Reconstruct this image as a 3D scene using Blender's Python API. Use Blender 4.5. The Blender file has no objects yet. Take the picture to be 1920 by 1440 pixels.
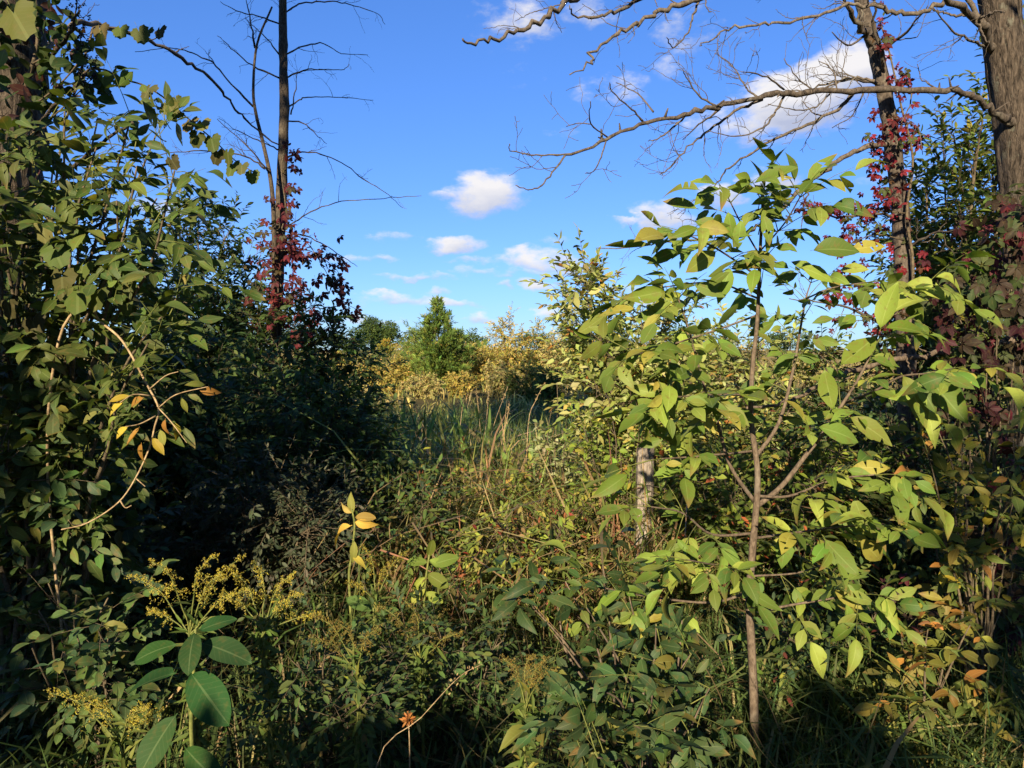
import bpy, math, random
import numpy as np
from mathutils import Matrix

SC = bpy.context.scene
COL = SC.collection
RN = np.random.default_rng(11)
random.seed(5)

# ------------------------------------------------------------------ camera
F = 1371.0                       # focal length in photo pixels (1920 wide)
CAMZ = 1.6
TH = math.atan((720 - 655) / F)  # the horizon sits at row 655
cam_d = bpy.data.cameras.new('camera')
cam_d.sensor_width = 36.0
cam_d.lens = 36.0 * F / 1920.0
cam_d.clip_start = 0.05
cam_d.clip_end = 3000
cam = bpy.data.objects.new('camera', cam_d)
COL.objects.link(cam)
cam.location = (0, 0, CAMZ)
cam.rotation_euler = (math.radians(90) - TH, 0, 0)
SC.camera = cam
CF = np.array([0, math.cos(TH), -math.sin(TH)])
CU = np.array([0, math.sin(TH), math.cos(TH)])


def P(px, py, Y):
    """pixel of the photograph + world distance Y -> world point"""
    d = CF + np.array([1.0, 0, 0]) * (px - 960) / F + CU * (720 - py) / F
    return np.array([0, 0, CAMZ]) + d * (Y / d[1])


def proj(pts):
    q = np.asarray(pts) - np.array([0, 0, CAMZ])
    z = np.maximum(q @ CF, 1e-3)
    return 960 + F * q[:, 0] / z, 720 - F * (q @ CU) / z, z


# ------------------------------------------------------------------ light
SUN_AZ, SUN_EL = math.radians(194), math.radians(21)
EXPOSURE = 1.15
SC.view_settings.view_transform = 'Standard'
SC.view_settings.look = 'None'
SC.view_settings.gamma = 1.0
SC.view_settings.use_curve_mapping = False
SC.view_settings.exposure = EXPOSURE
sd = bpy.data.lights.new('sun', 'SUN')
sd.energy = 5.0
sd.angle = math.radians(0.55)
sd.color = (1.0, 0.84, 0.62)
so = bpy.data.objects.new('sun', sd)
COL.objects.link(so)
so.location = (-8, -12, 9)
_s = np.array([math.sin(SUN_AZ) * math.cos(SUN_EL), math.cos(SUN_AZ) * math.cos(SUN_EL), math.sin(SUN_EL)])
from mathutils import Vector
so.rotation_euler = Vector(_s).to_track_quat('Z', 'Y').to_euler()

W = bpy.data.worlds.new('World')
SC.world = W
W.use_nodes = True
nt = W.node_tree
nt.nodes.clear()


def nd(tree, typ, **kw):
    n = tree.nodes.new(typ)
    for k, v in kw.items():
        setattr(n, k, v)
    return n


def M_(tree, op, a, b=None, c=None, clamp=False):
    n = tree.nodes.new('ShaderNodeMath')
    n.operation = op
    n.use_clamp = clamp
    for i, v in enumerate((a, b, c)):
        if v is None:
            continue
        if isinstance(v, (int, float)):
            n.inputs[i].default_value = v
        else:
            tree.links.new(v, n.inputs[i])
    return n.outputs[0]


def build_world():
    L = nt.links.new
    out = nd(nt, 'ShaderNodeOutputWorld')
    bg = nd(nt, 'ShaderNodeBackground')
    bg.inputs['Strength'].default_value = 0.077
    sky = nd(nt, 'ShaderNodeTexSky', sky_type='NISHITA', sun_disc=False)
    sky.sun_elevation = SUN_EL
    sky.sun_rotation = SUN_AZ
    sky.altitude = 300
    sky.air_density = 1.0
    sky.dust_density = 0.1
    sky.ozone_density = 1.3
    tc = nd(nt, 'ShaderNodeTexCoord')
    sep = nd(nt, 'ShaderNodeSeparateXYZ')
    L(tc.outputs['Generated'], sep.inputs[0])
    # cloud noise in direction space, stretched along the horizon
    mp = nd(nt, 'ShaderNodeMapping')
    mp.inputs['Scale'].default_value = (1, 1, 2.0)
    L(tc.outputs['Generated'], mp.inputs['Vector'])
    n1 = nd(nt, 'ShaderNodeTexNoise')
    n1.inputs['Scale'].default_value = 13
    n1.inputs['Detail'].default_value = 9
    n1.inputs['Roughness'].default_value = 0.62
    L(mp.outputs[0], n1.inputs['Vector'])
    n2 = nd(nt, 'ShaderNodeTexNoise')
    n2.inputs['Scale'].default_value = 22
    n2.inputs['Detail'].default_value = 5
    L(mp.outputs[0], n2.inputs['Vector'])
    sepn = nd(nt, 'ShaderNodeSeparateColor')
    L(n2.outputs['Color'], sepn.inputs[0])
    az0 = M_(nt, 'ARCTAN2', sep.outputs[0], sep.outputs[1])
    el0 = M_(nt, 'ARCSINE', sep.outputs[2])
    az = M_(nt, 'ADD', az0, M_(nt, 'MULTIPLY', M_(nt, 'SUBTRACT', sepn.outputs[0], 0.5), 0.075))
    el = M_(nt, 'ADD', el0, M_(nt, 'MULTIPLY', M_(nt, 'SUBTRACT', sepn.outputs[1], 0.5), 0.04))
    blobs = [(1585, 150, 85, 55, 1.6), (1500, 188, 125, 55, 1.6), (1405, 232, 105, 42, .9), (960, 508, 120, 9, .8), (790, 520, 100, 8, .7), (690, 488, 80, 9, .7), (1120, 545, 100, 10, .8), (860, 575, 90, 8, .7),
             (915, 364, 95, 42, .9), (842, 370, 42, 16, .75), (970, 345, 40, 14, .5),
             (1445, 335, 48, 26, 1.0), (1350, 365, 42, 18, .95), (1252, 405, 60, 34, .85), (1170, 415, 40, 9, .6),
             (842, 462, 72, 18, .9), (885, 490, 52, 9, .65), (1015, 488, 90, 26, .95), (1040, 450, 36, 12, .55),
             (725, 565, 95, 15, .85), (828, 553, 32, 10, .6), (898, 598, 48, 14, .95), (700, 600, 60, 10, .7),
             (970, 42, 80, 48, .6), (1310, 30, 90, 60, .7), (1150, 180, 65, 48, .62), (1070, 246, 45, 14, .62),
             (975, 145, 50, 22, .42), (905, 18, 40, 22, .5), (1255, 128, 40, 20, .32), (1120, 15, 60, 30, .5),
             (738, 442, 50, 11, .6), (315, 392, 70, 18, .6), (940, 530, 18, 11, .7), (1003, 530, 34, 9, .5),
             (1035, 592, 42, 20, .9), (1230, 560, 70, 14, .6), (1700, 330, 60, 22, .5)]
    blist = []
    for px, py, wx, wy, s in blobs:
        d = P(px, py, 10) - np.array([0, 0, CAMZ])
        d /= np.linalg.norm(d)
        blist.append((math.atan2(d[0], d[1]), math.asin(d[2]), wx / F, wy / F, s))
    rr = random.Random(3)                       # the same sky goes on all round
    for k in range(12):
        a = rr.uniform(0.75, 2 * math.pi - 0.75)
        a = a if a < math.pi else a - 2 * math.pi
        e = rr.uniform(0.05, 0.75)
        w = rr.uniform(0.03, 0.09)
        blist.append((a, e, w, w * rr.uniform(.2, .5), rr.uniform(.4, 1.0)))
    cv = nd(nt, 'ShaderNodeCombineXYZ')
    L(az, cv.inputs[0])
    L(el, cv.inputs[1])
    dens = dens2 = None
    for a, e, wa, we, s in blist:
        ia, ie = 1 / (wa * 1.15), 1 / (we * 1.15)
        q = nd(nt, 'ShaderNodeVectorMath', operation='MULTIPLY_ADD')
        L(cv.outputs[0], q.inputs[0])
        q.inputs[1].default_value = (ia, ie, 0)
        q.inputs[2].default_value = (-a * ia, -e * ie, 0)
        r2 = nd(nt, 'ShaderNodeVectorMath', operation='DOT_PRODUCT')
        L(q.outputs[0], r2.inputs[0])
        L(q.outputs[0], r2.inputs[1])
        qy = nd(nt, 'ShaderNodeVectorMath', operation='DOT_PRODUCT')
        L(q.outputs[0], qy.inputs[0])
        qy.inputs[1].default_value = (-.15, 1, 0)
        b = M_(nt, 'MULTIPLY_ADD', r2.outputs['Value'], -s, s)
        b2 = M_(nt, 'MULTIPLY_ADD', qy.outputs['Value'], s * .7, b)
        dens = b if dens is None else M_(nt, 'MAXIMUM', dens, b)
        dens2 = b2 if dens2 is None else M_(nt, 'MAXIMUM', dens2, b2)
    dens = M_(nt, 'MAXIMUM', dens, 0.0)
    shade = M_(nt, 'SUBTRACT', dens2, dens)
    nz = M_(nt, 'MULTIPLY', M_(nt, 'SUBTRACT', n1.outputs['Fac'], 0.52), 3.3)
    gate = M_(nt, 'MULTIPLY', dens, 3.0, clamp=True)
    dn = M_(nt, 'ADD', M_(nt, 'MULTIPLY', dens, 1.0), M_(nt, 'MULTIPLY', nz, gate))
    mr = nd(nt, 'ShaderNodeMapRange', interpolation_type='SMOOTHSTEP')
    mr.inputs[1].default_value = 0.1
    mr.inputs[2].default_value = 1.15
    L(dn, mr.inputs[0])
    alpha = M_(nt, 'MULTIPLY', mr.outputs[0], 0.95)
    lit = M_(nt, 'ADD', M_(nt, 'MULTIPLY', shade, 1.3), M_(nt, 'MULTIPLY_ADD', nz, 0.25, 0.62), clamp=True)
    cc = nd(nt, 'ShaderNodeMix', data_type='RGBA')
    cc.inputs[6].default_value = (3.0, 3.25, 4.2, 1)
    cc.inputs[7].default_value = (5.7, 5.5, 5.4, 1)
    L(lit, cc.inputs[0])
    hs = nd(nt, 'ShaderNodeHueSaturation')
    hs.inputs['Saturation'].default_value = 1.22
    hs.inputs['Value'].default_value = 1.0
    L(sky.outputs[0], hs.inputs['Color'])
    ti = nd(nt, 'ShaderNodeMix', data_type='RGBA', blend_type='MULTIPLY')
    ti.inputs[0].default_value = 1.0
    ti.inputs[7].default_value = (0.88, 1.0, 1.22, 1)
    L(hs.outputs[0], ti.inputs[6])
    ga = nd(nt, 'ShaderNodeGamma')
    ga.inputs[1].default_value = 0.68
    L(ti.outputs[2], ga.inputs[0])
    tk = nd(nt, 'ShaderNodeMix', data_type='RGBA', blend_type='MULTIPLY')
    tk.inputs[0].default_value = 1.0
    tk.inputs[7].default_value = (0.69, 1.02, 1.67, 1)
    L(ga.outputs[0], tk.inputs[6])
    mx = nd(nt, 'ShaderNodeMix', data_type='RGBA')
    L(alpha, mx.inputs[0])
    L(tk.outputs[2], mx.inputs[6])
    L(cc.outputs[2], mx.inputs[7])
    L(mx.outputs[2], bg.inputs['Color'])
    L(bg.outputs[0], out.inputs[0])


build_world()
W.cycles.sampling_method = 'MANUAL'
W.cycles.sample_map_resolution = 256
cy = SC.cycles
cy.use_denoising = True
cy.max_bounces = 5
cy.diffuse_bounces = 2
cy.glossy_bounces = 2
cy.transmission_bounces = 3
cy.use_adaptive_sampling = True
cy.adaptive_threshold = 0.025
cy.transparent_max_bounces = 4
cy.sample_clamp_indirect = 6


# ------------------------------------------------------------------ materials
def mat_new(name):
    m = bpy.data.materials.new(name)
    m.use_nodes = True
    t = m.node_tree
    t.nodes.clear()
    return m, t, nd(t, 'ShaderNodeOutputMaterial')


def leaf_mat(name, trans=0.3, vein=0.35, rough=0.62, spots=0.25, spec=0.2):
    m, t, out = mat_new(name)
    L = t.links.new
    a = nd(t, 'ShaderNodeAttribute', attribute_name='col')
    u = nd(t, 'ShaderNodeAttribute', attribute_name='luv')
    s = nd(t, 'ShaderNodeSeparateXYZ')
    L(u.outputs['Vector'], s.inputs[0])
    au = M_(t, 'ABSOLUTE', s.outputs[0])
    mid = M_(t, 'LESS_THAN', au, 0.06)
    lat = M_(t, 'SINE', M_(t, 'MULTIPLY', M_(t, 'MULTIPLY_ADD', au, -0.22, s.outputs[1]), 62.0))
    lat = M_(t, 'GREATER_THAN', lat, 0.86)
    v = M_(t, 'MAXIMUM', mid, M_(t, 'MULTIPLY', lat, 0.22))
    v = M_(t, 'MULTIPLY', v, vein)
    mx = nd(t, 'ShaderNodeMix', data_type='RGBA')
    L(v, mx.inputs[0])
    L(a.outputs['Color'], mx.inputs[6])
    mv = nd(t, 'ShaderNodeMix', data_type='RGBA', blend_type='ADD')
    mv.inputs[0].default_value = 1.0
    L(a.outputs['Color'], mv.inputs[6])
    mv.inputs[7].default_value = (0.085, 0.095, 0.045, 1)
    L(mv.outputs[2], mx.inputs[7])
    g = nd(t, 'ShaderNodeNewGeometry')
    n = nd(t, 'ShaderNodeTexNoise')
    n.inputs['Scale'].default_value = 55
    n.inputs['Detail'].default_value = 2
    L(g.outputs['Position'], n.inputs['Vector'])
    mr = nd(t, 'ShaderNodeMapRange')
    mr.inputs[1].default_value = 0.55
    mr.inputs[2].default_value = 0.75
    mr.inputs[4].default_value = spots
    L(n.outputs['Fac'], mr.inputs[0])
    mb = nd(t, 'ShaderNodeMix', data_type='RGBA')
    mb.inputs[7].default_value = (0.16, 0.10, 0.03, 1)
    L(mr.outputs[0], mb.inputs[0])
    L(mx.outputs[2], mb.inputs[6])
    b = nd(t, 'ShaderNodeBsdfPrincipled')
    b.inputs['Roughness'].default_value = rough
    b.inputs['Specular IOR Level'].default_value = spec
    L(mb.outputs[2], b.inputs['Base Color'])
    tr = nd(t, 'ShaderNodeBsdfTranslucent')
    tm = nd(t, 'ShaderNodeMix', data_type='RGBA', blend_type='MULTIPLY')
    tm.inputs[0].default_value = 1.0
    tm.inputs[7].default_value = (1.5, 1.5, 0.6, 1)
    L(mb.outputs[2], tm.inputs[6])
    L(tm.outputs[2], tr.inputs['Color'])
    ms = nd(t, 'ShaderNodeMixShader')
    ms.inputs[0].default_value = trans
    L(b.outputs[0], ms.inputs[1])
    L(tr.outputs[0], ms.inputs[2])
    L(ms.outputs[0], out.inputs[0])
    return m


def bark_mat(name, c1, c2, c3, scale=14, stretch=7, bump=0.6, dist=0.012, lichen=0.25, rough=0.9):
    m, t, out = mat_new(name)
    L = t.links.new
    g = nd(t, 'ShaderNodeNewGeometry')
    mp = nd(t, 'ShaderNodeMapping')
    mp.inputs['Scale'].default_value = (stretch, stretch, 1)
    L(g.outputs['Position'], mp.inputs['Vector'])
    n = nd(t, 'ShaderNodeTexNoise')
    n.inputs['Scale'].default_value = scale
    n.inputs['Detail'].default_value = 6
    n.inputs['Roughness'].default_value = 0.65
    n.inputs['Distortion'].default_value = 0.6
    L(mp.outputs[0], n.inputs['Vector'])
    r = nd(t, 'ShaderNodeValToRGB')
    r.color_ramp.elements[0].position = 0.36
    r.color_ramp.elements[0].color = (*c1, 1)
    r.color_ramp.elements[1].position = 0.62
    r.color_ramp.elements[1].color = (*c2, 1)
    L(n.outputs['Fac'], r.inputs[0])
    n2 = nd(t, 'ShaderNodeTexNoise')
    n2.inputs['Scale'].default_value = 9
    n2.inputs['Detail'].default_value = 7
    n2.inputs['Roughness'].default_value = 0.7
    L(g.outputs['Position'], n2.inputs['Vector'])
    mr = nd(t, 'ShaderNodeMapRange')
    mr.inputs[1].default_value = 0.56
    mr.inputs[2].default_value = 0.66
    mr.inputs[4].default_value = lichen
    L(n2.outputs['Fac'], mr.inputs[0])
    mx = nd(t, 'ShaderNodeMix', data_type='RGBA')
    L(mr.outputs[0], mx.inputs[0])
    L(r.outputs[0], mx.inputs[6])
    mx.inputs[7].default_value = (*c3, 1)
    b = nd(t, 'ShaderNodeBsdfPrincipled')
    b.inputs['Roughness'].default_value = rough
    b.inputs['Specular IOR Level'].default_value = 0.2
    L(mx.outputs[2], b.inputs['Base Color'])
    bp = nd(t, 'ShaderNodeBump')
    bp.inputs['Strength'].default_value = bump
    bp.inputs['Distance'].default_value = dist
    L(n.outputs['Fac'], bp.inputs['Height'])
    L(bp.outputs[0], b.inputs['Normal'])
    L(b.outputs[0], out.inputs[0])
    return m


def ground_mat():
    m, t, out = mat_new('soil_and_litter')
    L = t.links.new
    g = nd(t, 'ShaderNodeNewGeometry')
    n = nd(t, 'ShaderNodeTexNoise')
    n.inputs['Scale'].default_value = 6
    n.inputs['Detail'].default_value = 9
    n.inputs['Roughness'].default_value = 0.7
    L(g.outputs['Position'], n.inputs['Vector'])
    r = nd(t, 'ShaderNodeValToRGB')
    e = r.color_ramp.elements
    e[0].position = 0.3
    e[0].color = (0.018, 0.016, 0.009, 1)
    e[1].position = 0.7
    e[1].color = (0.07, 0.062, 0.025, 1)
    L(n.outputs['Fac'], r.inputs[0])
    # old-field grass tone further out (the field itself is tawny)
    s = nd(t, 'ShaderNodeSeparateXYZ')
    L(g.outputs['Position'], s.inputs[0])
    mr = nd(t, 'ShaderNodeMapRange')
    mr.inputs[1].default_value = 18
    mr.inputs[2].default_value = 40
    L(s.outputs[1], mr.inputs[0])
    n3 = nd(t, 'ShaderNodeTexNoise')
    n3.inputs['Scale'].default_value = 0.25
    n3.inputs['Detail'].default_value = 8
    L(g.outputs['Position'], n3.inputs['Vector'])
    r3 = nd(t, 'ShaderNodeValToRGB')
    r3.color_ramp.elements[0].position = 0.35
    r3.color_ramp.elements[0].color = (0.20, 0.17, 0.04, 1)
    r3.color_ramp.elements[1].position = 0.65
    r3.color_ramp.elements[1].color = (0.36, 0.25, 0.07, 1)
    L(n3.outputs['Fac'], r3.inputs[0])
    mx = nd(t, 'ShaderNodeMix', data_type='RGBA')
    L(mr.outputs[0], mx.inputs[0])
    L(r.outputs[0], mx.inputs[6])
    L(r3.outputs[0], mx.inputs[7])
    b = nd(t, 'ShaderNodeBsdfPrincipled')
    b.inputs['Roughness'].default_value = 0.95
    b.inputs['Specular IOR Level'].default_value = 0.1
    L(mx.outputs[2], b.inputs['Base Color'])
    bp = nd(t, 'ShaderNodeBump')
    bp.inputs['Strength'].default_value = 0.8
    bp.inputs['Distance'].default_value = 0.03
    L(n.outputs['Fac'], bp.inputs['Height'])
    L(bp.outputs[0], b.inputs['Normal'])
    L(b.outputs[0], out.inputs[0])
    return m


M_LEAF = leaf_mat('leaf_blade')
M_LEAFV = leaf_mat('leaf_blade_veined', trans=0.28, vein=0.55, rough=0.58, spots=0.5, spec=0.22)
M_MILK = leaf_mat('broad_leaf_pale_rib', trans=0.2, vein=0.5, rough=0.6, spots=0.2, spec=0.08)
M_GRASS = leaf_mat('grass_blade', trans=0.3, vein=0.12, rough=0.6, spots=0.2)
M_FLOWER = leaf_mat('flower_plume', trans=0.25, vein=0.0, rough=0.8, spots=0.15, spec=0.1)
M_FAR = leaf_mat('small_leaf', trans=0.25, vein=0.0, rough=0.65, spots=0.0, spec=0.2)
M_BARK = bark_mat('furrowed_bark', (0.018, 0.014, 0.01), (0.115, 0.09, 0.066), (0.19, 0.195, 0.145), 15, 5, 1.0, 0.02, 0.55)
M_BARK2 = bark_mat('smooth_grey_bark', (0.035, 0.028, 0.022), (0.125, 0.1, 0.075), (0.18, 0.172, 0.135), 24, 2.2, 1.0, 0.008, 0.55)
M_DEAD = bark_mat('dead_grey_wood', (0.05, 0.04, 0.03), (0.145, 0.118, 0.088), (0.19, 0.178, 0.14), 40, 2, 0.4, 0.003, 0.5)
M_DARKB = bark_mat('dark_scaly_bark', (0.025, 0.02, 0.015), (0.1, 0.078, 0.052), (0.14, 0.13, 0.09), 30, 2.5, 0.8, 0.006, 0.4)
M_TWIG = bark_mat('twig_bark', (0.05, 0.04, 0.025), (0.15, 0.115, 0.07), (0.2, 0.17, 0.1), 60, 1, 0.2, 0.002, 0.2)
M_STEM = bark_mat('sapling_stem_bark', (0.07, 0.05, 0.034), (0.165, 0.125, 0.085), (0.23, 0.205, 0.16), 45, 2, 0.3, 0.002, 0.35)
M_GREENSTEM = bark_mat('green_stem', (0.07, 0.09, 0.02), (0.18, 0.19, 0.05), (0.22, 0.2, 0.08), 40, 1, 0.1, 0.001, 0.2, 0.6)
M_STRAW = bark_mat('dry_straw', (0.18, 0.12, 0.06), (0.42, 0.31, 0.17), (0.4, 0.33, 0.2), 40, 1, 0.1, 0.001, 0.2, 0.8)
M_POST = bark_mat('weathered_post_wood', (0.10, 0.085, 0.07), (0.38, 0.32, 0.25), (0.42, 0.4, 0.33), 16, 9, 0.9, 0.012, 0.3)
M_GROUND = ground_mat()


# ------------------------------------------------------------------ mesh tools
def nrm(v):
    v = np.asarray(v, float)
    return v / np.maximum(np.linalg.norm(v, axis=-1, keepdims=True), 1e-9)


class Tpl:
    def __init__(s, V, T, L=None, C=None):
        s.V = np.asarray(V, float)
        s.T = np.asarray(T, int)
        s.L = np.zeros((len(s.V), 2)) if L is None else np.asarray(L, float)
        s.C = np.ones((len(s.V), 3)) if C is None else np.asarray(C, float)


class Acc:
    def __init__(s):
        s.V, s.T, s.L, s.C, s.n = [], [], [], [], 0

    def raw(s, V, T, L=None, C=(0.1, 0.1, 0.1)):
        V = np.asarray(V, float)
        s.V.append(V)
        s.T.append(np.asarray(T, int) + s.n)
        s.L.append(np.zeros((len(V), 2)) if L is None else L)
        s.C.append(np.broadcast_to(np.asarray(C, float), (len(V), 3)))
        s.n += len(V)

    def inst(s, tpl, M, pos, col):
        N, k = len(pos), len(tpl.V)
        if N == 0:
            return
        V = np.einsum('nij,vj->nvi', M, tpl.V) + pos[:, None, :]
        T = tpl.T[None] + (np.arange(N) * k)[:, None, None]
        s.V.append(V.reshape(-1, 3))
        s.T.append(T.reshape(-1, 3) + s.n)
        s.L.append(np.tile(tpl.L, (N, 1)))
        s.C.append((col[:, None, :] * tpl.C[None]).reshape(-1, 3))
        s.n += N * k

    def tube(s, pts, rad, k=5, C=(0.1, 0.1, 0.1), lump=0.0, cap=True):
        pts = np.asarray(pts, float)
        rad = np.asarray(rad, float)
        n = len(pts)
        tg = nrm(np.gradient(pts, axis=0))
        a = np.array([0.0, 0, 1]) if abs(tg[0][2]) < 0.9 else np.array([1.0, 0, 0])
        u = nrm(np.cross(tg[0], a))
        ang = np.arange(k) * 2 * math.pi / k
        rings = []
        for i in range(n):
            u = nrm(u - tg[i] * (u @ tg[i]))
            w = np.cross(tg[i], u)
            rr = rad[i] * (1 + (RN.normal(0, lump, k) if lump else 0))
            rings.append(pts[i] + np.cos(ang)[:, None] * u * np.reshape(rr, (-1, 1)) + np.sin(ang)[:, None] * w * np.reshape(rr, (-1, 1)))
        V = np.concatenate(rings)
        i = np.arange(n - 1)[:, None] * k
        j = np.arange(k)[None]
        j2 = (j + 1) % k
        q = [np.stack([i + j, i + j2, i + k + j2], -1).reshape(-1, 3), np.stack([i + j, i + k + j2, i + k + j], -1).reshape(-1, 3)]
        T = np.concatenate(q)
        if cap:
            V = np.concatenate([V, pts[-1:] + tg[-1] * rad[-1] * 0.6, pts[:1]])
            b = (n - 1) * k
            jj = np.arange(k)
            T = np.concatenate([T, np.stack([b + jj, b + (jj + 1) % k, np.full(k, n * k)], -1), np.stack([(jj + 1) % k, jj, np.full(k, n * k + 1)], -1)])
        s.raw(V, T, None, C)

    def build(s, name, mat, parent=None, base=(0, 0, 0), kind=None):
        if not s.V:
            return None
        V = np.concatenate(s.V) - np.asarray(base, float)
        T = np.concatenate(s.T)
        me = mesh_from(name, V, T, np.concatenate(s.C), np.concatenate(s.L), mat)
        o = bpy.data.objects.new(name, me)
        COL.objects.link(o)
        if parent is not None:
            o.parent = parent
        if kind:
            o['kind'] = kind
        return o


TRIS = [0]


def mesh_from(name, V, T, C, L, mat):
    me = bpy.data.meshes.new(name)
    TRIS[0] += len(T)
    me.vertices.add(len(V))
    me.vertices.foreach_set('co', V.astype(np.float32).ravel())
    me.loops.add(len(T) * 3)
    me.loops.foreach_set('vertex_index', T.astype(np.int32).ravel())
    me.polygons.add(len(T))
    me.polygons.foreach_set('loop_start', np.arange(0, len(T) * 3, 3, dtype=np.int32))
    me.polygons.foreach_set('use_smooth', np.ones(len(T), dtype=bool))
    me.update(calc_edges=True)
    a = me.attributes.new('col', 'FLOAT_COLOR', 'POINT')
    a.data.foreach_set('color', np.concatenate([C, np.ones((len(C), 1))], 1).astype(np.float32).ravel())
    a = me.attributes.new('luv', 'FLOAT_VECTOR', 'POINT')
    a.data.foreach_set('vector', np.concatenate([L, np.zeros((len(L), 1))], 1).astype(np.float32).ravel())
    me.materials.append(mat)
    return me


def thing(name, base, label, cat, group=None):
    o = bpy.data.objects.new(name, None)
    o.empty_display_size = 0.1
    COL.objects.link(o)
    o.location = tuple(float(x) for x in base)
    o['label'] = label
    o['category'] = cat if cat != 'tree' or 'bush' not in name else 'bush'
    if group:
        o['group'] = group
    return o


def smooth(pts, n=4):
    """Catmull-Rom through the points"""
    p = np.asarray(pts, float)
    if len(p) < 3:
        return np.linspace(p[0], p[-1], n * (len(p) - 1) + 1)
    e = np.concatenate([[2 * p[0] - p[1]], p, [2 * p[-1] - p[-2]]])
    out = []
    for i in range(1, len(e) - 2):
        for t in np.linspace(0, 1, n, endpoint=False):
            a, b, c, d = e[i - 1], e[i], e[i + 1], e[i + 2]
            out.append(0.5 * (2 * b + (c - a) * t + (2 * a - 5 * b + 4 * c - d) * t * t + (3 * b - a - 3 * c + d) * t ** 3))
    out.append(p[-1])
    return np.array(out)


def along(pts, t):
    pts = np.asarray(pts)
    d = np.concatenate([[0], np.cumsum(np.linalg.norm(np.diff(pts, axis=0), axis=1))])
    x = np.asarray(t) * d[-1]
    return np.stack([np.interp(x, d, pts[:, i]) for i in range(3)], -1)


def length(pts):
    return np.linalg.norm(np.diff(np.asarray(pts), axis=0), axis=1).sum()


# ------------------------------------------------------------------ leaf shapes
def leaf_tpl(rows=6, width=0.4, peak=0.42, tip=1.3, fold=0.25, curl=0.25, serr=0.0, pet=0.06, twist=0.0, wave=0.0, side=0.0):
    t = np.linspace(0, 1, rows + 1)
    tt = t ** (math.log(0.5) / math.log(peak))
    w = np.sin(np.pi * np.clip(tt, 0, 1)) ** tip * width * 0.5
    w[0] = 0.006
    w[-1] = 0.004
    V, L = [], []
    for i in range(rows + 1):
        y = pet + t[i] * (1 - pet)
        s = 1 + (serr if i % 2 else -serr)
        for c in (-1, 0, 1):
            x = c * w[i] * s
            z = fold * abs(x) - curl * t[i] ** 2 * 0.5 + (wave * width * math.sin(t[i] * 9 + c * 1.7) * abs(c))
            a = twist * t[i]
            V.append((x * math.cos(a) - z * math.sin(a) * 0.3 + side * t[i] ** 2, y * (1 - 0.12 * curl * t[i]), z + x * math.sin(a)))
            L.append((c, t[i]))
    n0 = len(V)
    T = []
    for i in range(rows):
        for c in (0, 1):
            a = i * 3 + c
            T += [(a, a + 1, a + 4), (a, a + 4, a + 3)]
    # leaf stalk
    V += [(-0.008, -0.01, 0.0), (0.008, -0.01, 0.0)]
    L += [(0, 0), (0, 0)]
    T += [(n0, n0 + 1, 2), (n0, 2, 0)]
    return Tpl(V, T, L)


def small_leaf(width=0.45, fold=0.3, curl=0.2):
    w = width * 0.5
    V = [(0, 0, 0), (-w * .8, .35, fold * w), (0, .4, -.02), (w * .8, .35, fold * w), (-w * .7, .7, fold * w * .7 - curl * .25), (w * .7, .7, fold * w * .7 - curl * .25), (0, 1, -curl * .5)]
    T = [(0, 2, 1), (0, 3, 2), (1, 2, 4), (2, 3, 5), (2, 6, 4), (2, 5, 6)]
    L = [(0, 0), (-1, .35), (0, .4), (1, .35), (-1, .7), (1, .7), (0, 1)]
    return Tpl(V, T, L)


def merge(tpls):
    V, T, L, C, n = [], [], [], [], 0
    for t in tpls:
        V.append(t.V)
        T.append(t.T + n)
        L.append(t.L)
        C.append(t.C)
        n += len(t.V)
    return Tpl(np.concatenate(V), np.concatenate(T), np.concatenate(L), np.concatenate(C))


def xf(t, M=None, off=(0, 0, 0), c=None):
    V = t.V if M is None else t.V @ np.asarray(M).T
    return Tpl(V + np.asarray(off), t.T, t.L, t.C if c is None else t.C * np.asarray(c))


def frame(d, n):
    """rotation matrices with local y along d and local z near n"""
    d = nrm(d)
    x = nrm(np.cross(d, n))
    z = np.cross(x, d)
    return np.stack([x, d, z], -1)


def creeper_tpl(rows=3):
    """five leaflets from one point"""
    out = []
    for a, s in ((-1.75, .55), (-.85, .85), (0, 1), (.85, .85), (1.75, .55)):
        l = leaf_tpl(rows, .5, .55, 1.1, .35, RN.uniform(.3, .7), .08, .12)
        d = np.array([math.sin(a), math.cos(a), -.15])
        out.append(xf(l, frame(d[None], np.array([[0, 0, 1.0]]))[0] * s * .62, (0, .12, 0), RN.uniform(.8, 1.2)))
    st = Tpl([(-.008, -.15, .03), (.008, -.15, .03), (0, .14, 0)], [(0, 1, 2)])
    return merge(out + [st])


def grape_tpl():
    """broad heart-shaped, toothed, shallowly lobed leaf"""
    n = 26
    V = [(0, .28, 0.03)]
    L = [(0, .3)]
    for i in range(n):
        a = -math.pi * 0.94 + i * (2 * math.pi * .94) / (n - 1)
        r = .46 + .16 * math.cos(a * 1.0) + .07 * math.cos(3 * a) + (.035 if i % 2 else -.035)
        x, y = math.sin(a) * r, .28 + math.cos(a) * r * .95
        V.append((x, y, -.22 * (x * x) - .25 * max(0, y - .4) ** 2 + .03 * math.sin(5 * a) + RN.normal(0, .012)))
        L.append((x * 1.6, y))
    T = [(0, i + 1, i + 2) for i in range(n - 1)]
    V += [(-.01, -.25, .05), (.01, -.25, .05)]
    L += [(0, 0), (0, 0)]
    T += [(n + 1, n + 2, 0)]
    return Tpl(V, [t[::-1] for t in T], L)


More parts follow.
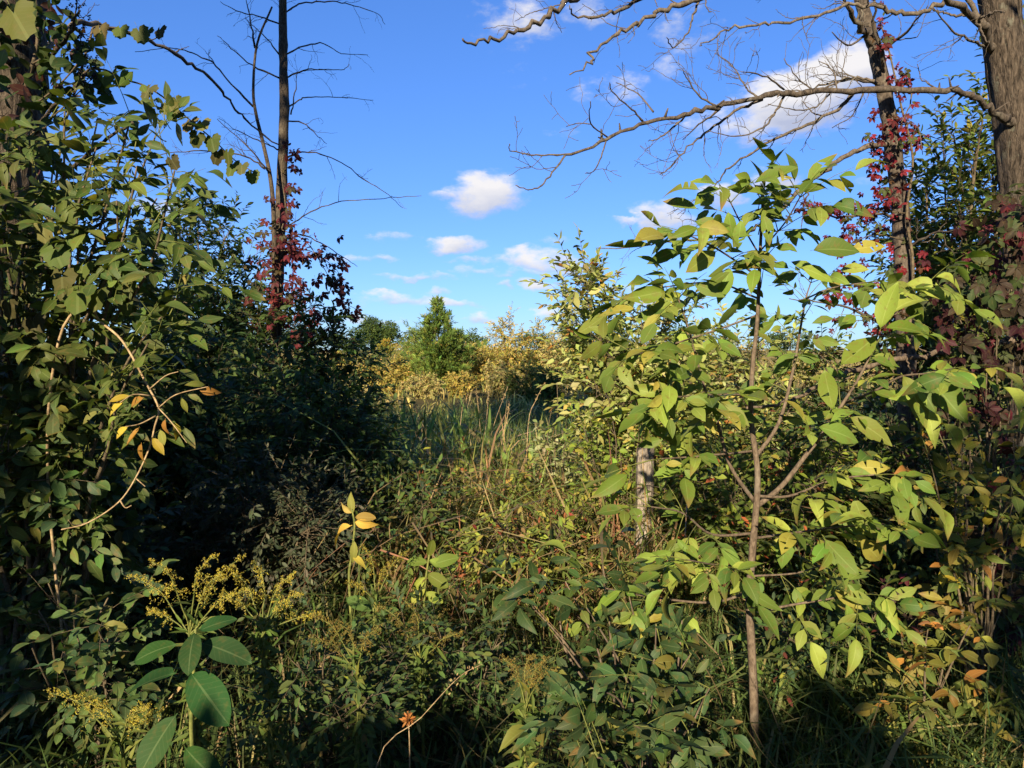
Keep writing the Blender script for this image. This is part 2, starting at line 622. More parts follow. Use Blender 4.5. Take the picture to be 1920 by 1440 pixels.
def blade_tpl(segs=5, width=0.02, bend=0.5, lean=0.2):
    V, L, T = [], [], []
    for i in range(segs + 1):
        t = i / segs
        w = width * .5 * (1 - t ** 2.2) * (0.7 + 0.6 * min(1, t * 3))
        y = lean * t + bend * t * t * .8
        z = t * (1 - bend * .55 * t) if bend < 1.2 else math.sin(t * 2.4) * .7
        V += [(-w, y, z), (w, y, z)]
        L += [(-1, t), (1, t)]
        if i < segs:
            a = i * 2
            T += [(a, a + 1, a + 3), (a, a + 3, a + 2)]
    return Tpl(V, T, L)


def col_pick(pal, N, jit=0.18):
    pal = np.asarray(pal, float)
    w = pal[:, 3] / pal[:, 3].sum()
    c = pal[RN.choice(len(pal), N, p=w), :3]
    c = c * (1 + RN.normal(0, jit, (N, 1))) * (1 + RN.normal(0, jit * .35, (N, 3)))
    return np.clip(c, 0.003, 0.8)


# leaf families, a few shapes each
ASH = [leaf_tpl(11, w, .45, .95, f, c, .025, .05, tw, .02, sd) for w, f, c, tw, sd in ((.38, .3, .3, .2, .05), (.41, .15, .6, -.3, -.04), (.35, .45, .15, .4, .0), (.4, .2, .8, -.1, .08), (.43, .1, -.2, .25, -.06), (.47, .35, .45, -.45, .03), (.36, .7, .9, .9, .1), (.4, .55, 1.2, -.8, -.1), (.33, .4, .5, .6, .12), (.42, .6, -.4, -.6, .02))]
ASHLO = [leaf_tpl(4, w, .45, 1.05, f, c, 0, .05, tw) for w, f, c, tw in ((.44, .3, .3, .2), (.48, .15, .6, -.3), (.4, .45, .15, .4))]
OVAL = [leaf_tpl(5, w, .5, .8, f, c, 0, .08, tw, .02) for w, f, c, tw in ((.5, .35, .35, .2), (.44, .2, .6, -.3), (.55, .5, .2, .3), (.48, .1, -.15, -.2))]
BROAD = [leaf_tpl(10, w, .5, .62, f, c, 0, .04, tw, .025) for w, f, c, tw in ((.48, .18, .35, .12), (.5, .3, .15, -.15), (.45, .1, .55, .2))]
SMALL = [small_leaf(w, f, c) for w, f, c in ((.48, .3, .25), (.42, .15, .5), (.55, .4, .1))]
NARROW = [small_leaf(w, f, c) for w, f, c in ((.22, .3, .4), (.26, .15, .7), (.2, .4, .2))]
CREEP = [creeper_tpl() for _ in range(4)]
GRAPE = [grape_tpl() for _ in range(4)]
BLADES = [blade_tpl(5, w, b, l) for w, b, l in ((.02, .3, .1), (.022, .6, .2), (.018, .9, .3), (.026, 1.3, .35), (.016, .15, .05), (.02, .75, .1))]

_VAR = {}


def leaf_variants(key, tpls, pal, mat, n=30, nm='leaf'):
    k = (key, id(pal))
    if k not in _VAR:
        ms = []
        cs = col_pick(pal, n, .24)
        for i in range(n):
            t = tpls[i % len(tpls)]
            T, C = t.T, t.C * cs[i]
            if mat is M_LEAFV and nm == 'leaf' and RN.uniform() < .45:       # insect bites
                T = np.delete(T, RN.choice(np.arange(10, len(T) - 6), int(RN.integers(1, 4)), replace=False), 0)
            if mat is M_LEAFV and RN.uniform() < .35:                        # browned tip or edge
                w = np.clip((t.L[:, 1] - RN.uniform(.6, .85)) * 5, 0, 1)[:, None] * (RN.uniform(.3, 1, (len(C), 1)))
                C = C * (1 - w) + np.array([.2, .12, .04]) * w
            ms.append(mesh_from(nm, t.V, T, C, t.L, mat))
        _VAR[k] = ms
    return _VAR[k]


def place_leaves(th, base, pos, d, n, size, tpls, pal, mat, nobj=0, key='', lo=None, nm='leaf', bulk='foliage', tilt=.25, cols=None, sun=.45):
    """the leaves that show largest become parts of their own, the rest one part"""
    pos, d, n, size = np.asarray(pos), nrm(d), np.asarray(n, float), np.asarray(size, float)
    n = nrm(nrm(n) + _s * sun + RN.normal(0, tilt, n.shape))
    base = np.asarray(base, float)
    px, py, z = proj(pos)
    show = size / z * ((px > -60) & (px < 1980) & (py > -60) & (py < 1500) & (z > .3))
    order = np.argsort(-show)
    hero = [i for i in order[:nobj] if show[i] > 0]
    isb = np.ones(len(pos), bool)
    isb[hero] = False
    M = frame(d, n)
    if hero:
        ms = leaf_variants(key, tpls, pal, mat, nm=nm)
        for i in hero:
            o = bpy.data.objects.new(nm, ms[int(RN.integers(len(ms)))])
            m = np.eye(4)
            m[:3, :3] = M[i] * size[i]
            m[:3, 3] = pos[i] - base
            o.parent = th
            o.matrix_basis = Matrix(m.tolist())
            COL.objects.link(o)
    idx = np.nonzero(isb)[0]
    if len(idx):
        a = Acc()
        T = lo or tpls
        pick = RN.integers(len(T), size=len(idx))
        col = col_pick(pal, len(idx)) if cols is None else cols[idx]
        for k, t in enumerate(T):
            j = idx[pick == k]
            a.inst(t, M[j] * size[j][:, None, None], pos[j], col[pick == k])
        a.build(bulk, mat, th, base, 'stuff')


# ------------------------------------------------------------------ growing
UP = np.array([0, 0, 1.0])


def rdir(N, up=0.0):
    v = RN.normal(size=(N, 3))
    v[:, 2] += up
    return nrm(v)


def leaves_along(B, D, L, k, size, ang=.9, droop=.25, up=.8, opp=False, jit=.25):
    """k leaves on each of N straight shoots; returns pos, dir, normal, size"""
    B, D = np.asarray(B, float), nrm(D)
    N = len(B)
    L = np.broadcast_to(L, N)
    if opp:
        t = np.repeat((np.arange((k + 1) // 2) + .6) / ((k + 1) // 2), 2)[:k]
    else:
        t = (np.arange(k) + .6) / k
    side = nrm(np.cross(D, UP + RN.normal(0, .35, (N, 3))))
    sg = np.where(np.arange(k) % 2 == 0, 1.0, -1.0)
    pos = B[:, None] + D[:, None] * (L[:, None] * t)[..., None]
    pos[..., 2] -= droop * .5 * L[:, None] * t ** 2
    a = ang * (1 - .35 * t)
    d = D[:, None] * np.cos(a)[None, :, None] + side[:, None] * (np.sin(a) * sg)[None, :, None]
    d = d + RN.normal(0, jit, d.shape)
    d[..., 2] -= droop * RN.uniform(.2, 1.4, (N, k))
    d[:, -1] = D + RN.normal(0, jit, (N, 3)) - UP * droop
    nn = UP * up + RN.normal(0, .35, d.shape) + np.cross(side, D)[:, None] * .3
    s = size * RN.uniform(.6, 1.2, (N, k)) * (1 - .25 * t)
    return pos.reshape(-1, 3), d.reshape(-1, 3), nn.reshape(-1, 3), s.reshape(-1)


def shoots_acc(acc, B, D, L, r=.003, droop=.25):
    """thin three-sided shoots"""
    k = 3
    ang = np.arange(3) * 2.0944
    V, n = [], 3
    for i in range(n + 1):
        t = i / n
        w = (1 - .7 * t)
        for a in ang:
            V.append((math.cos(a) * w, t, math.sin(a) * w))
    T = []
    for i in range(n):
        for j in range(3):
            a, b = i * 3 + j, i * 3 + (j + 1) % 3
            T += [(a, b, b + 3), (a, b + 3, a + 3)]
    V = np.array(V)
    D = nrm(D)
    N = len(B)
    L = np.broadcast_to(L, N)
    M = frame(D, np.tile([.31, .2, 1.0], (N, 1)))
    vv = V[None] * np.stack([np.full(N, r), L, np.full(N, r)], -1)[:, None]
    W = np.einsum('nij,nvj->nvi', M, vv) + B[:, None]
    W[..., 2] -= (droop * .5 * L)[:, None] * V[:, 1] ** 2
    T = np.array(T)[None] + (np.arange(N) * len(V))[:, None, None]
    acc.raw(W.reshape(-1, 3), T.reshape(-1, 3))


def stem_pts(base, tip, bow=.3, wob=.04, n=7):
    base, tip = np.asarray(base, float), np.asarray(tip, float)
    L = np.linalg.norm(tip - base)
    mid = base + (tip - base) * .45 + UP * bow * L * .5
    mid[:2] = base[:2] + (tip[:2] - base[:2]) * (.45 - bow * .5)
    t = np.linspace(0, 1, n)[:, None]
    p = base * (1 - t) ** 2 + 2 * mid * t * (1 - t) + tip * t ** 2
    p[1:-1] += RN.normal(0, wob * L * .3, (n - 2, 3))
    return smooth(p, 3)


def shrub(name, base, tips, label, cat='shrub', nsh=40, shl=.3, spread=.3, k=9, lsize=.06, pal=None, tpls=None, lo=None,
          mat=None, nobj=0, r0=.018, tmin=.25, droop=.25, ang=.9, up=.8, outup=.35, group=None, key='', opp=False, bark=None, twr=.003,
          bow=.3, nm='leaf', tilt=.25):
    th = thing(name, base, label, cat, group)
    base = np.asarray(base, float)
    Bs, Ds, Ls = [], [], []
    ctr = np.mean(np.asarray(tips), axis=0)
    tw = Acc()
    for tip in tips:
        b = base + np.array([RN.normal(0, .04), RN.normal(0, .04), -.05])
        p = stem_pts(b, tip, bow)
        L = length(p)
        a = Acc()
        rr = r0 * RN.uniform(.7, 1.2)
        a.tube(p, np.linspace(rr, max(.0025, rr * .18), len(p)), 6)
        a.build('stem', bark or M_TWIG, th, base)
        m = max(3, int(nsh * RN.uniform(.8, 1.2)))
        t = tmin + (1 - tmin) * RN.uniform(0, 1, m) ** .7
        q = along(p, t)
        tg = nrm(along(p, np.minimum(t + .03, 1.0)) - along(p, t - .03))
        d = nrm(rdir(m, outup) + nrm(q - ctr + RN.normal(0, .15, (m, 3))) * .55 + tg * .35)
        off = spread * RN.uniform(.1, 1, m) * (1.15 - .55 * t)
        shoots_acc(tw, q, d, off * 1.05, twr * 1.3, 0)
        Bs.append(q + d * off[:, None])
        Ds.append(nrm(d + RN.normal(0, .3, d.shape)))
        Ls.append(shl * RN.uniform(.55, 1.3, m))
    B, D, L = np.concatenate(Bs), np.concatenate(Ds), np.concatenate(Ls)
    B[:, 2] = np.maximum(B[:, 2], .05)
    shoots_acc(tw, B, D, L, twr, droop)
    tw.build('twigs', bark or M_TWIG, th, base, 'stuff')
    pos, d, n, s = leaves_along(B, D, L, k, lsize, ang, droop, up, opp)
    place_leaves(th, base, pos, d, n, s, tpls or SMALL, pal, mat or M_LEAF, nobj, key or name, lo, nm=nm, tilt=tilt)
    return th


def compound(B, D, L, pairs=2, lf=.13, droop=.3):
    """pinnate leaves: leaflets (pos, dir, normal, size) and the stalks"""
    B, D = np.asarray(B, float), nrm(D)
    N = len(B)
    L = np.broadcast_to(L, N)
    lf = np.broadcast_to(lf, N)
    side = nrm(np.cross(D, UP + RN.normal(0, .25, (N, 3))))
    nn = np.cross(side, D)
    P_, D_, N_, S_ = [], [], [], []
    for j in range(pairs):
        t = .5 + .42 * (j + .1) / max(1, pairs)
        for sg in (-1, 1):
            p = B + D * (L * t)[:, None]
            p[:, 2] -= droop * .5 * L * t ** 2
            d = D * .55 + side * sg * .8 + RN.normal(0, .13, D.shape)
            d[:, 2] -= droop * RN.uniform(.3, 1.3, N)
            P_.append(p)
            D_.append(d)
            N_.append(nn + side * sg * -.25 + RN.normal(0, .15, D.shape))
            S_.append(lf * RN.uniform(.8, 1.05, N) * (.85 + .15 * j))
    p = B + D * L[:, None]
    p[:, 2] -= droop * .5 * L
    d = D + RN.normal(0, .12, D.shape)
    d[:, 2] -= droop * RN.uniform(.5, 1.3, N)
    P_.append(p)
    D_.append(d)
    N_.append(nn + RN.normal(0, .15, D.shape))
    S_.append(lf * RN.uniform(1.0, 1.2, N))
    return np.concatenate(P_), np.concatenate(D_), np.concatenate(N_), np.concatenate(S_)


def twig_tree(acc, pts, r0, r1, k=5, n=8, tl=.35, sub=2, bias=(0, 0, .25), flat=.5, tmin=.15):
    """a branch with kinked side twigs, all in one part"""
    p = smooth(pts, 5)
    p[2:-1] += RN.normal(0, r0 * .42, (len(p) - 3, 3))
    rad = np.linspace(r0, r1, len(p)) * (1 + RN.normal(0, .07, len(p)) + .2 * (RN.uniform(0, 1, len(p)) > .9))
    acc.tube(p, rad, k)
    if n <= 0:
        return
    for t in np.sort(RN.uniform(tmin, .98, n)):
        q = along(p, [t])[0]
        tg = nrm(along(p, [min(1, t + .04)])[0] - along(p, [t - .04])[0])
        v = RN.normal(size=3) * np.array([1, flat, 1]) + np.array(bias)
        v = nrm(v - tg * (v @ tg))
        a = RN.uniform(.6, 1.1)
        d = tg * math.cos(a) + v * math.sin(a)
        L = tl * RN.uniform(.35, 1.15) * (1.1 - .5 * t)
        r = max(.0011, (r0 + (r1 - r0) * t) * .42)
        m = 5
        w = [q]
        for i in range(m):
            d = nrm(d + RN.normal(0, .22, 3) + np.array(bias) * .12)
            w.append(w[-1] + d * L / m)
        w = np.array(w)
        if sub > 0 and L > .1:
            twig_tree(acc, w, r, max(.0009, r * .35), 4, int(RN.integers(1, sub + 2)), L * .5, 0, bias, flat, .25)
        else:
            acc.tube(smooth(w, 2), np.linspace(r, max(.0009, r * .35), 2 * m + 1), 4)


def pxl(pts, Y0, Y1=None):
    Y1 = Y0 if Y1 is None else Y1
    n = len(pts)
    return np.array([P(x, y, Y0 + (Y1 - Y0) * i / max(1, n - 1)) for i, (x, y) in enumerate(pts)])


# colours (linear), last number = weight
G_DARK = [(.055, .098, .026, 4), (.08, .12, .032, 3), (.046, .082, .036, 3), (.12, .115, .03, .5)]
G_OLIVE = [(.085, .12, .022, 4), (.065, .10, .02, 3), (.12, .14, .03, 2), (.2, .18, .03, .5)]
G_LEFT = [(.062, .095, .018, 4), (.05, .08, .018, 3), (.095, .12, .025, 2), (.16, .15, .03, .4)]
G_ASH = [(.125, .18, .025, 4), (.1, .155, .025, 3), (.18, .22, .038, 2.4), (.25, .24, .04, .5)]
G_SILVER = [(.25, .285, .075, 4), (.19, .235, .05, 3), (.33, .34, .13, 2.8), (.36, .29, .07, 1), (.28, .14, .03, .3)]
G_YELLOW = [(.26, .22, .025, 3), (.18, .18, .03, 3), (.12, .14, .03, 2), (.3, .14, .03, 1)]
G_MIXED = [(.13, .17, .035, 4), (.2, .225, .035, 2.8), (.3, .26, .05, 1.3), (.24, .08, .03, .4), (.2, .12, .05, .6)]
G_BRIGHT = [(.14, .2, .025, 4), (.19, .23, .03, 3), (.1, .15, .025, 2), (.25, .2, .03, .4)]
G_RED = [(.14, .01, .017, 4), (.095, .01, .014, 3), (.2, .017, .024, 2), (.07, .03, .015, 1.5), (.06, .075, .02, 1)]
G_MAROON = [(.085, .012, .016, 4), (.06, .014, .016, 3), (.13, .016, .022, 1.6), (.06, .05, .02, 1.3)]
G_WINE = [(.045, .01, .014, 3), (.035, .022, .013, 3), (.045, .06, .018, 3.5), (.09, .013, .02, .8)]
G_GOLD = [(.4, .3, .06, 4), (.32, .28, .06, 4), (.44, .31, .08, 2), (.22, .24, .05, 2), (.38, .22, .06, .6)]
G_PALE = [(.36, .31, .11, 3), (.27, .28, .08, 3), (.43, .33, .13, 2), (.36, .23, .08, .8)]
G_CEDAR = [(.1, .155, .027, 4), (.075, .125, .025, 3), (.16, .2, .033, 2.2), (.2, .18, .04, .5)]
G_FARTREE = [(.06, .10, .022, 4), (.05, .082, .022, 3), (.085, .12, .025, 2)]
G_GRASS = [(.075, .12, .03, 4), (.06, .1, .035, 3), (.12, .15, .04, 2), (.3, .24, .1, .6)]
G_REED = [(.12, .18, .05, 4), (.09, .15, .05, 3), (.19, .23, .06, 2), (.33, .28, .12, .5)]
G_DRY = [(.36, .26, .12, 3), (.28, .2, .09, 2), (.14, .16, .045, 2), (.3, .14, .07, .8)]
G_NEARG = [(.05, .085, .02, 4), (.07, .1, .024, 3), (.1, .12, .03, 1.5), (.28, .22, .1, .7)]
G_FIELD = [(.42, .33, .1, 4), (.34, .3, .09, 3), (.24, .25, .07, 2), (.45, .34, .15, 1)]
G_FLOWER = [(.48, .4, .055, 4), (.43, .37, .07, 3), (.38, .34, .11, 2), (.18, .19, .04, .6)]
G_FADED = [(.24, .18, .05, 3), (.17, .14, .04, 3), (.3, .22, .04, 1)]
G_MILK = [(.02, .05, .014, 3), (.026, .058, .016, 2), (.018, .045, .013, 2)]
G_MILKY = [(.3, .23, .045, 3), (.27, .24, .06, 2), (.24, .15, .04, 1)]
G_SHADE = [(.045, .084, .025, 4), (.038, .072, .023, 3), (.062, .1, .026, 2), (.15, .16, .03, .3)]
G_ORANGE = [(.11, .14, .03, 4), (.18, .18, .03, 3), (.3, .14, .03, 1.1), (.2, .1, .03, .6)]
G_GRAPE = [(.06, .085, .015, 3), (.08, .1, .02, 2), (.10, .09, .03, 1)]

# ------------------------------------------------------------------ ground
def ground_z(x, y):
    return .05 * np.sin(x * .9 + 1) * np.cos(y * .7) + .06 * np.sin(x * .23 + y * .31) * np.minimum(1, np.hypot(x, y) / 8)


def ground():
    n = 150
    s = np.linspace(-1, 1, n)
    g = np.sinh(s * 6.2) / math.sinh(6.2) * 1500
    X, Y = np.meshgrid(g, g + 6)
    Z = ground_z(X, Y) * (np.hypot(X, Y) < 200)
    V = np.stack([X, Y, Z], -1).reshape(-1, 3)
    i, j = np.meshgrid(np.arange(n - 1), np.arange(n - 1), indexing='ij')
    a = (i * n + j).ravel()
    T = np.concatenate([np.stack([a, a + 1, a + n + 1], -1), np.stack([a, a + n + 1, a + n], -1)])
    o = bpy.data.objects.new('ground', mesh_from('ground', V, T, np.full((len(V), 3), .1), np.zeros((len(V), 2)), M_GROUND))
    COL.objects.link(o)
    o['kind'] = 'structure'
    o['label'] = 'dark soil and litter of the old field'


ground()
def gp(px, Y):
    """a spot on the ground below pixel column px at distance Y"""
    x = P(px, 655, Y)[0]
    return np.array([x, Y, float(ground_z(np.array(x), np.array(Y)))])


def tips_px(lst, Y, dy=.4, j=6):
    return [P(x + RN.normal(0, j), y + RN.normal(0, j), Y + RN.uniform(-dy, dy)) for x, y in lst]


# ------------------------------------------------------------------ far field
def crown_tree(name, base, label, h, rx, n, lsize, pal, clear=.18, group=None, trunk_r=.3, lobes=14, bark=None, limbs=7, flat=.75):
    base = np.asarray(base, float)
    th = thing(name, base, label, 'tree', group)
    a = Acc()
    p = smooth([base - UP * .2, base + UP * h * .3 + RN.normal(0, .03 * h, 3) * [1, 1, 0], base + UP * h * .8], 5)
    a.tube(p, np.linspace(trunk_r, trunk_r * .25, len(p)), 8, lump=.06)
    a.build('trunk', bark or M_DARKB, th, base)
    cz = base + UP * (h * (clear + (1 - clear) * .5))
    hz = h * (1 - clear) * .5
    C = rdir(lobes) * RN.uniform(.35, .8, (lobes, 1))
    C = cz + C * np.array([rx, rx, hz])
    R = RN.uniform(.32, .5, lobes) * rx * flat
    li = Acc()
    for c in C[:limbs]:
        q = along(p, [RN.uniform(.45, .95)])[0]
        s = smooth([q, (q + c) / 2 + UP * .08 * h, c], 4)
        li.tube(s, np.linspace(trunk_r * .35, trunk_r * .08, len(s)), 5)
    li.build('limbs', bark or M_DARKB, th, base)
    k = RN.integers(lobes, size=n)
    d = rdir(n, .25)
    pos = C[k] + d * (R[k] * RN.uniform(.45, 1.08, n))[:, None] * np.array([1, 1, .8])
    pos[:, 2] = np.maximum(pos[:, 2], base[2] + .05)
    ac = Acc()
    M = frame(nrm(d + RN.normal(0, .6, d.shape)), nrm(d * .5 + UP * .6 + RN.normal(0, .4, d.shape)))
    sz = lsize * RN.uniform(.6, 1.3, n)
    lob = RN.uniform(.8, 1.2, lobes)
    col = col_pick(pal, n) * lob[k][:, None]
    pick = RN.integers(3, size=n)
    for i in range(3):
        m = pick == i
        ac.inst(SMALL[i], M[m] * sz[m][:, None, None], pos[m], col[m])
    ac.build('crown', M_FAR, th, base, 'stuff')
    return th


def far_field():
    b = gp(705, 190)
    crown_tree('broad_tree', b, 'round dark green broadleaf tree on the horizon left of the juniper', 9.5, 7.5, 9000, .55, G_FARTREE, .04, lobes=30)
    crown_tree('broad_tree', gp(560, 230), 'wide green tree on the horizon behind the dead tree', 10, 9, 6000, .6, G_FARTREE, .04, lobes=26)
    crown_tree('broad_tree', gp(650, 150), 'low rounded green tree against the broad dark tree on the horizon', 5.4, 4, 4500, .38, G_FARTREE, .03, lobes=18)
    crown_tree('broad_tree', gp(782, 105), 'small pale green tree on the horizon touching the juniper', 4.6, 2.6, 3000, .25, G_OLIVE, .05, lobes=12)
    crown_tree('yellow_tree', gp(722, 78), 'small yellow leaved tree before the round tree on the horizon', 2.9, 1.5, 2600, .17, G_YELLOW + [(.3, .22, .03, 4)], .1, lobes=10, trunk_r=.06)

    for i, (px, Y, h) in enumerate(((880, 210, 6.5), (1010, 240, 7.5), (1130, 200, 7), (1290, 220, 9), (1480, 210, 8), (440, 200, 9))):
        crown_tree('hedge_tree', gp(px, Y), 'hedgerow tree on the horizon ' + ('just right of the juniper', 'behind the golden bushes', 'behind the slender pale bush', 'behind the silver shrub', 'behind the sapling stem', 'behind the tall dark shrub')[i], h, h * .95, 2200, .7, G_FARTREE, .02, 'far hedgerow trees', lobes=16)

    # juniper
    b = gp(822, 26.5)
    th = thing('juniper_tree', b, 'bushy green juniper with feathery pointed top in the sunny field', 'tree')
    a = Acc()
    H = 3.6
    p = smooth([b - UP * .1, b + UP * H * .4, b + UP * H * .97], 6)
    a.tube(p, np.linspace(.07, .01, len(p)), 6)
    a.build('trunk', M_DARKB, th, b)
    Bs, Ds, Ls = [], [], []
    br = Acc()
    for lead in range(4):                     # the leader and three lesser tops
        off = np.array([[0, 0], [-.42, .1], [.38, -.15], [.75, .2]][lead])
        hh = H * [1, .83, .78, .66][lead]
        m = [150, 70, 70, 60][lead]
        z = np.linspace(.07, .99, m)
        for zi in z:
            rad = [1.75, .8, .8, .75][lead] * (1 - zi) ** .88 * min(1, .5 + zi * 2.6) * RN.uniform(.45, 1.2)
            if lead == 0 and zi > .8:
                rad *= .75
            an = RN.uniform(0, 6.283)
            rad *= 1 + .28 * math.sin(2 * an + zi * 8 + lead) + .15 * math.sin(5 * an - zi * 13)
            q = b + UP * zi * hh * .93 + np.array([off[0] * min(1, zi * 1.7), off[1] * min(1, zi * 1.7), 0])
            e = q + np.array([math.cos(an) * rad, math.sin(an) * rad, rad * RN.uniform(.15, .75)])
            s = smooth([q, (q + e) / 2 - UP * .05 * rad, e], 3)
            br.tube(s, np.linspace(.012, .003, len(s)), 3)
            k = max(8, int(rad * 34))
            t = RN.uniform(.15, 1.02, k)
            qq = along(s, np.clip(t, 0, 1))
            Bs.append(qq + RN.normal(0, .045, (k, 3)))
            dd = nrm(e - q) + RN.normal(0, .45, (k, 3)) + UP * .45
            Ds.append(nrm(dd))
            Ls.append(RN.uniform(.12, .27, k))
    br.build('branches', M_DARKB, th, b, 'stuff')
    B, D, L = np.concatenate(Bs), np.concatenate(Ds), np.concatenate(Ls)
    spray = merge([xf(small_leaf(.24, .2, .1), frame(np.array([[math.sin(x) * .7, 1, math.cos(x * 2.3) * .5]]), np.array([[.2, .1, 1.0]]))[0] * sc, (0, y, 0), c) for x, y, sc, c in ((0, .35, .7, 1.25), (1, .1, .6, .9), (2.2, .2, .55, 1.05), (4, .05, .6, .85), (5.2, .25, .5, 1.1))])
    ac = Acc()
    ac.inst(spray, frame(D, rdir(len(D), .5)) * L[:, None, None], B, col_pick(G_CEDAR, len(B)))
    ac.build('foliage', M_FAR, th, b, 'stuff')

    # golden young trees and bushes around the juniper
    specs = [(950, 29, 3.4, .85, G_GOLD, 'tall golden leaved bush with a split top right of the juniper'),
             (1000, 31, 3.3, .85, G_GOLD, 'golden bush with thin rusty top beside the tall golden bush'),
             (905, 28, 1.9, .8, G_GOLD, 'rounded golden bush hugging the right side of the juniper'),
             (1045, 30, 2.4, .8, G_PALE, 'pale straw coloured bush between golden bush and silver shrub'),
             (1068, 34, 3.6, .8, G_PALE, 'slender pale bush standing above the silver shrub edge'),
             (1090, 27, 2.2, 1.0, G_GOLD, 'low golden bush in front of the slender pale bush'),
             (935, 24, 1.15, .55, G_PALE, 'short buff bush on the shadow line right of the juniper'),
             (990, 22, 1.2, .6, G_OLIVE, 'short dark green bush in the shadow right of the buff bush'),
             (1030, 20, 1.25, .8, G_OLIVE, 'broad dark bush in shade below the pale bush'),
             (735, 25, 1.25, .55, G_GOLD, 'golden bush at the left foot of the juniper'),
             (760, 31, 1.5, .5, G_YELLOW, 'yellow green bush behind the left foot of the juniper'),
             (700, 32, .95, .7, G_GOLD, 'low golden bush at the open left edge of the field'),
             (790, 23, .75, .6, G_PALE, 'knee high buff bush before the juniper trunk'),
             (860, 23.5, .8, .6, G_GOLD, 'knee high golden bush before the juniper right side'),
             (880, 38, 2.1, .8, G_PALE, 'pale bush seen past the right edge of the juniper'),
             (1150, 26, 2.6, 1.0, G_PALE, 'pale yellow bush behind the silver shrub'),
             (1320, 24, 2.3, 1.1, G_PALE, 'buff yellow bush seen through the sapling leaves'),
             (1240, 30, 2.6, 1.0, G_GOLD, 'golden bush behind the silver shrub and sapling'),
             (1400, 28, 2.5, 1.2, G_PALE, 'straw coloured bush far behind the sapling stem')]
    for px, Y, h, r, pal, lab in specs:
        b = gp(px, Y)
        nst = 9
        tips = []
        for i in range(nst):
            an = RN.uniform(0, 6.28)
            rr = r * math.sqrt(RN.uniform(0, 1))
            tips.append(b + np.array([math.cos(an) * rr, math.sin(an) * rr, h * (1 - .35 * (rr / r) ** 2) * RN.uniform(.72, 1.0)]))
        shrub('field_bush', b, tips, lab, nsh=46, shl=.24 * (h / 2) ** .5, spread=.28 * r / .6, k=10 if Y > 26 else 15, lsize=.125 if Y > 26 else .085, pal=pal, tpls=SMALL, mat=M_FAR, r0=.012, tmin=.06, twr=.003, group='bushes in the old field', bow=.25)

    for i in range(16):
        px, Y = 640 + i * 36 + RN.uniform(-14, 14), RN.uniform(42, 75)
        b, h = gp(px, Y), RN.uniform(1.2, 2.6)
        crown_tree('far_bush', b, ('distant golden bush', 'distant straw coloured bush', 'distant olive green bush', 'distant straw coloured bush')[i % 4] + ' dotting the far side of the field', h, h * RN.uniform(.5, .9), 1100, .16, [G_GOLD, G_PALE, G_OLIVE, G_PALE][i % 4], .0, 'distant field bushes', .03, 12)


far_field()


def grass_patch(name, label, xs, ys, n, hgt, pal, mat=None, wid=1.0, cat='grass', dens=None, fall=0.0):
    """blades rooted on the ground, one uncountable mass"""
    x = RN.uniform(xs[0], xs[1], n)
    y = ys[0] + (ys[1] - ys[0]) * RN.uniform(0, 1, n) ** 1.3
    if dens is not None:
        k = RN.uniform(0, 1, n) < dens(x, y)
        x, y = x[k], y[k]
        n = len(x)
    cl = np.sin(x * 3.1 + 1.7 * np.sin(y * 2.3)) * np.cos(y * 2.9 + x)
    h = hgt * RN.uniform(.45, 1.15, n) * (1 + .25 * cl) * (np.clip(1.25 - (y - ys[0]) / (ys[1] - ys[0]) * fall, .3, 1))
    pos = np.stack([x, y, ground_z(x, y) - .01], -1)
    an = RN.uniform(0, 6.283, n)
    tl = RN.normal(0, .18, (n, 2))
    z = nrm(np.stack([tl[:, 0], tl[:, 1], np.ones(n)], -1))
    yv = np.stack([np.cos(an), np.sin(an), np.zeros(n)], -1)
    xv = nrm(np.cross(yv, z))
    yv = np.cross(z, xv)
    M = np.stack([xv * (wid * RN.uniform(.7, 1.5, n))[:, None], yv, z], -1) * h[:, None, None]
    a = Acc()
    col = col_pick(pal, n, .22)
    pick = RN.integers(len(BLADES), size=n)
    for i, t in enumerate(BLADES):
        m = pick == i
        a.inst(t, M[m], pos[m], col[m])
    o = a.build(name, mat or M_GRASS, kind='stuff')
    o['label'] = label
    o['category'] = cat
    return o


grass_patch('field_grass', 'tawny tall grass of the sunny old field', (-30, 34), (17, 75), 26000, .5, G_FIELD, wid=3.0)
grass_patch('meadow_grass', 'green grass in shade between brambles and sunny field', (-5, 8), (6.5, 19), 20000, .6, G_GRASS, wid=1.3, fall=.6)
grass_patch('undergrowth_grass', 'dark grass tangled under the shrubs near the camera', (-3.6, 4.2), (1.75, 6.8), 15000, .42, G_NEARG, wid=.9)
grass_patch('dry_grass', 'dry tan grass stems among the brambles in the centre', (-.8, 1.3), (4.2, 6.4), 4200, .95, G_DRY + [(.16, .2, .05, 3)], wid=.5)
grass_patch('opening_grass', 'sunlit yellow green grass in the opening behind the brambles', (-1.3, 1.2), (5.6, 8.2), 4200, .72, [(.15, .19, .05, 4), (.2, .22, .06, 3), (.3, .25, .1, 1)], wid=1.3)
grass_patch('verge_grass', 'sunlit tangled grass at the foot of the right hand shrubs', (.95, 2.3), (2.3, 3.4), 1800, .45, G_DRY[2:3] + G_GRASS, wid=.8)


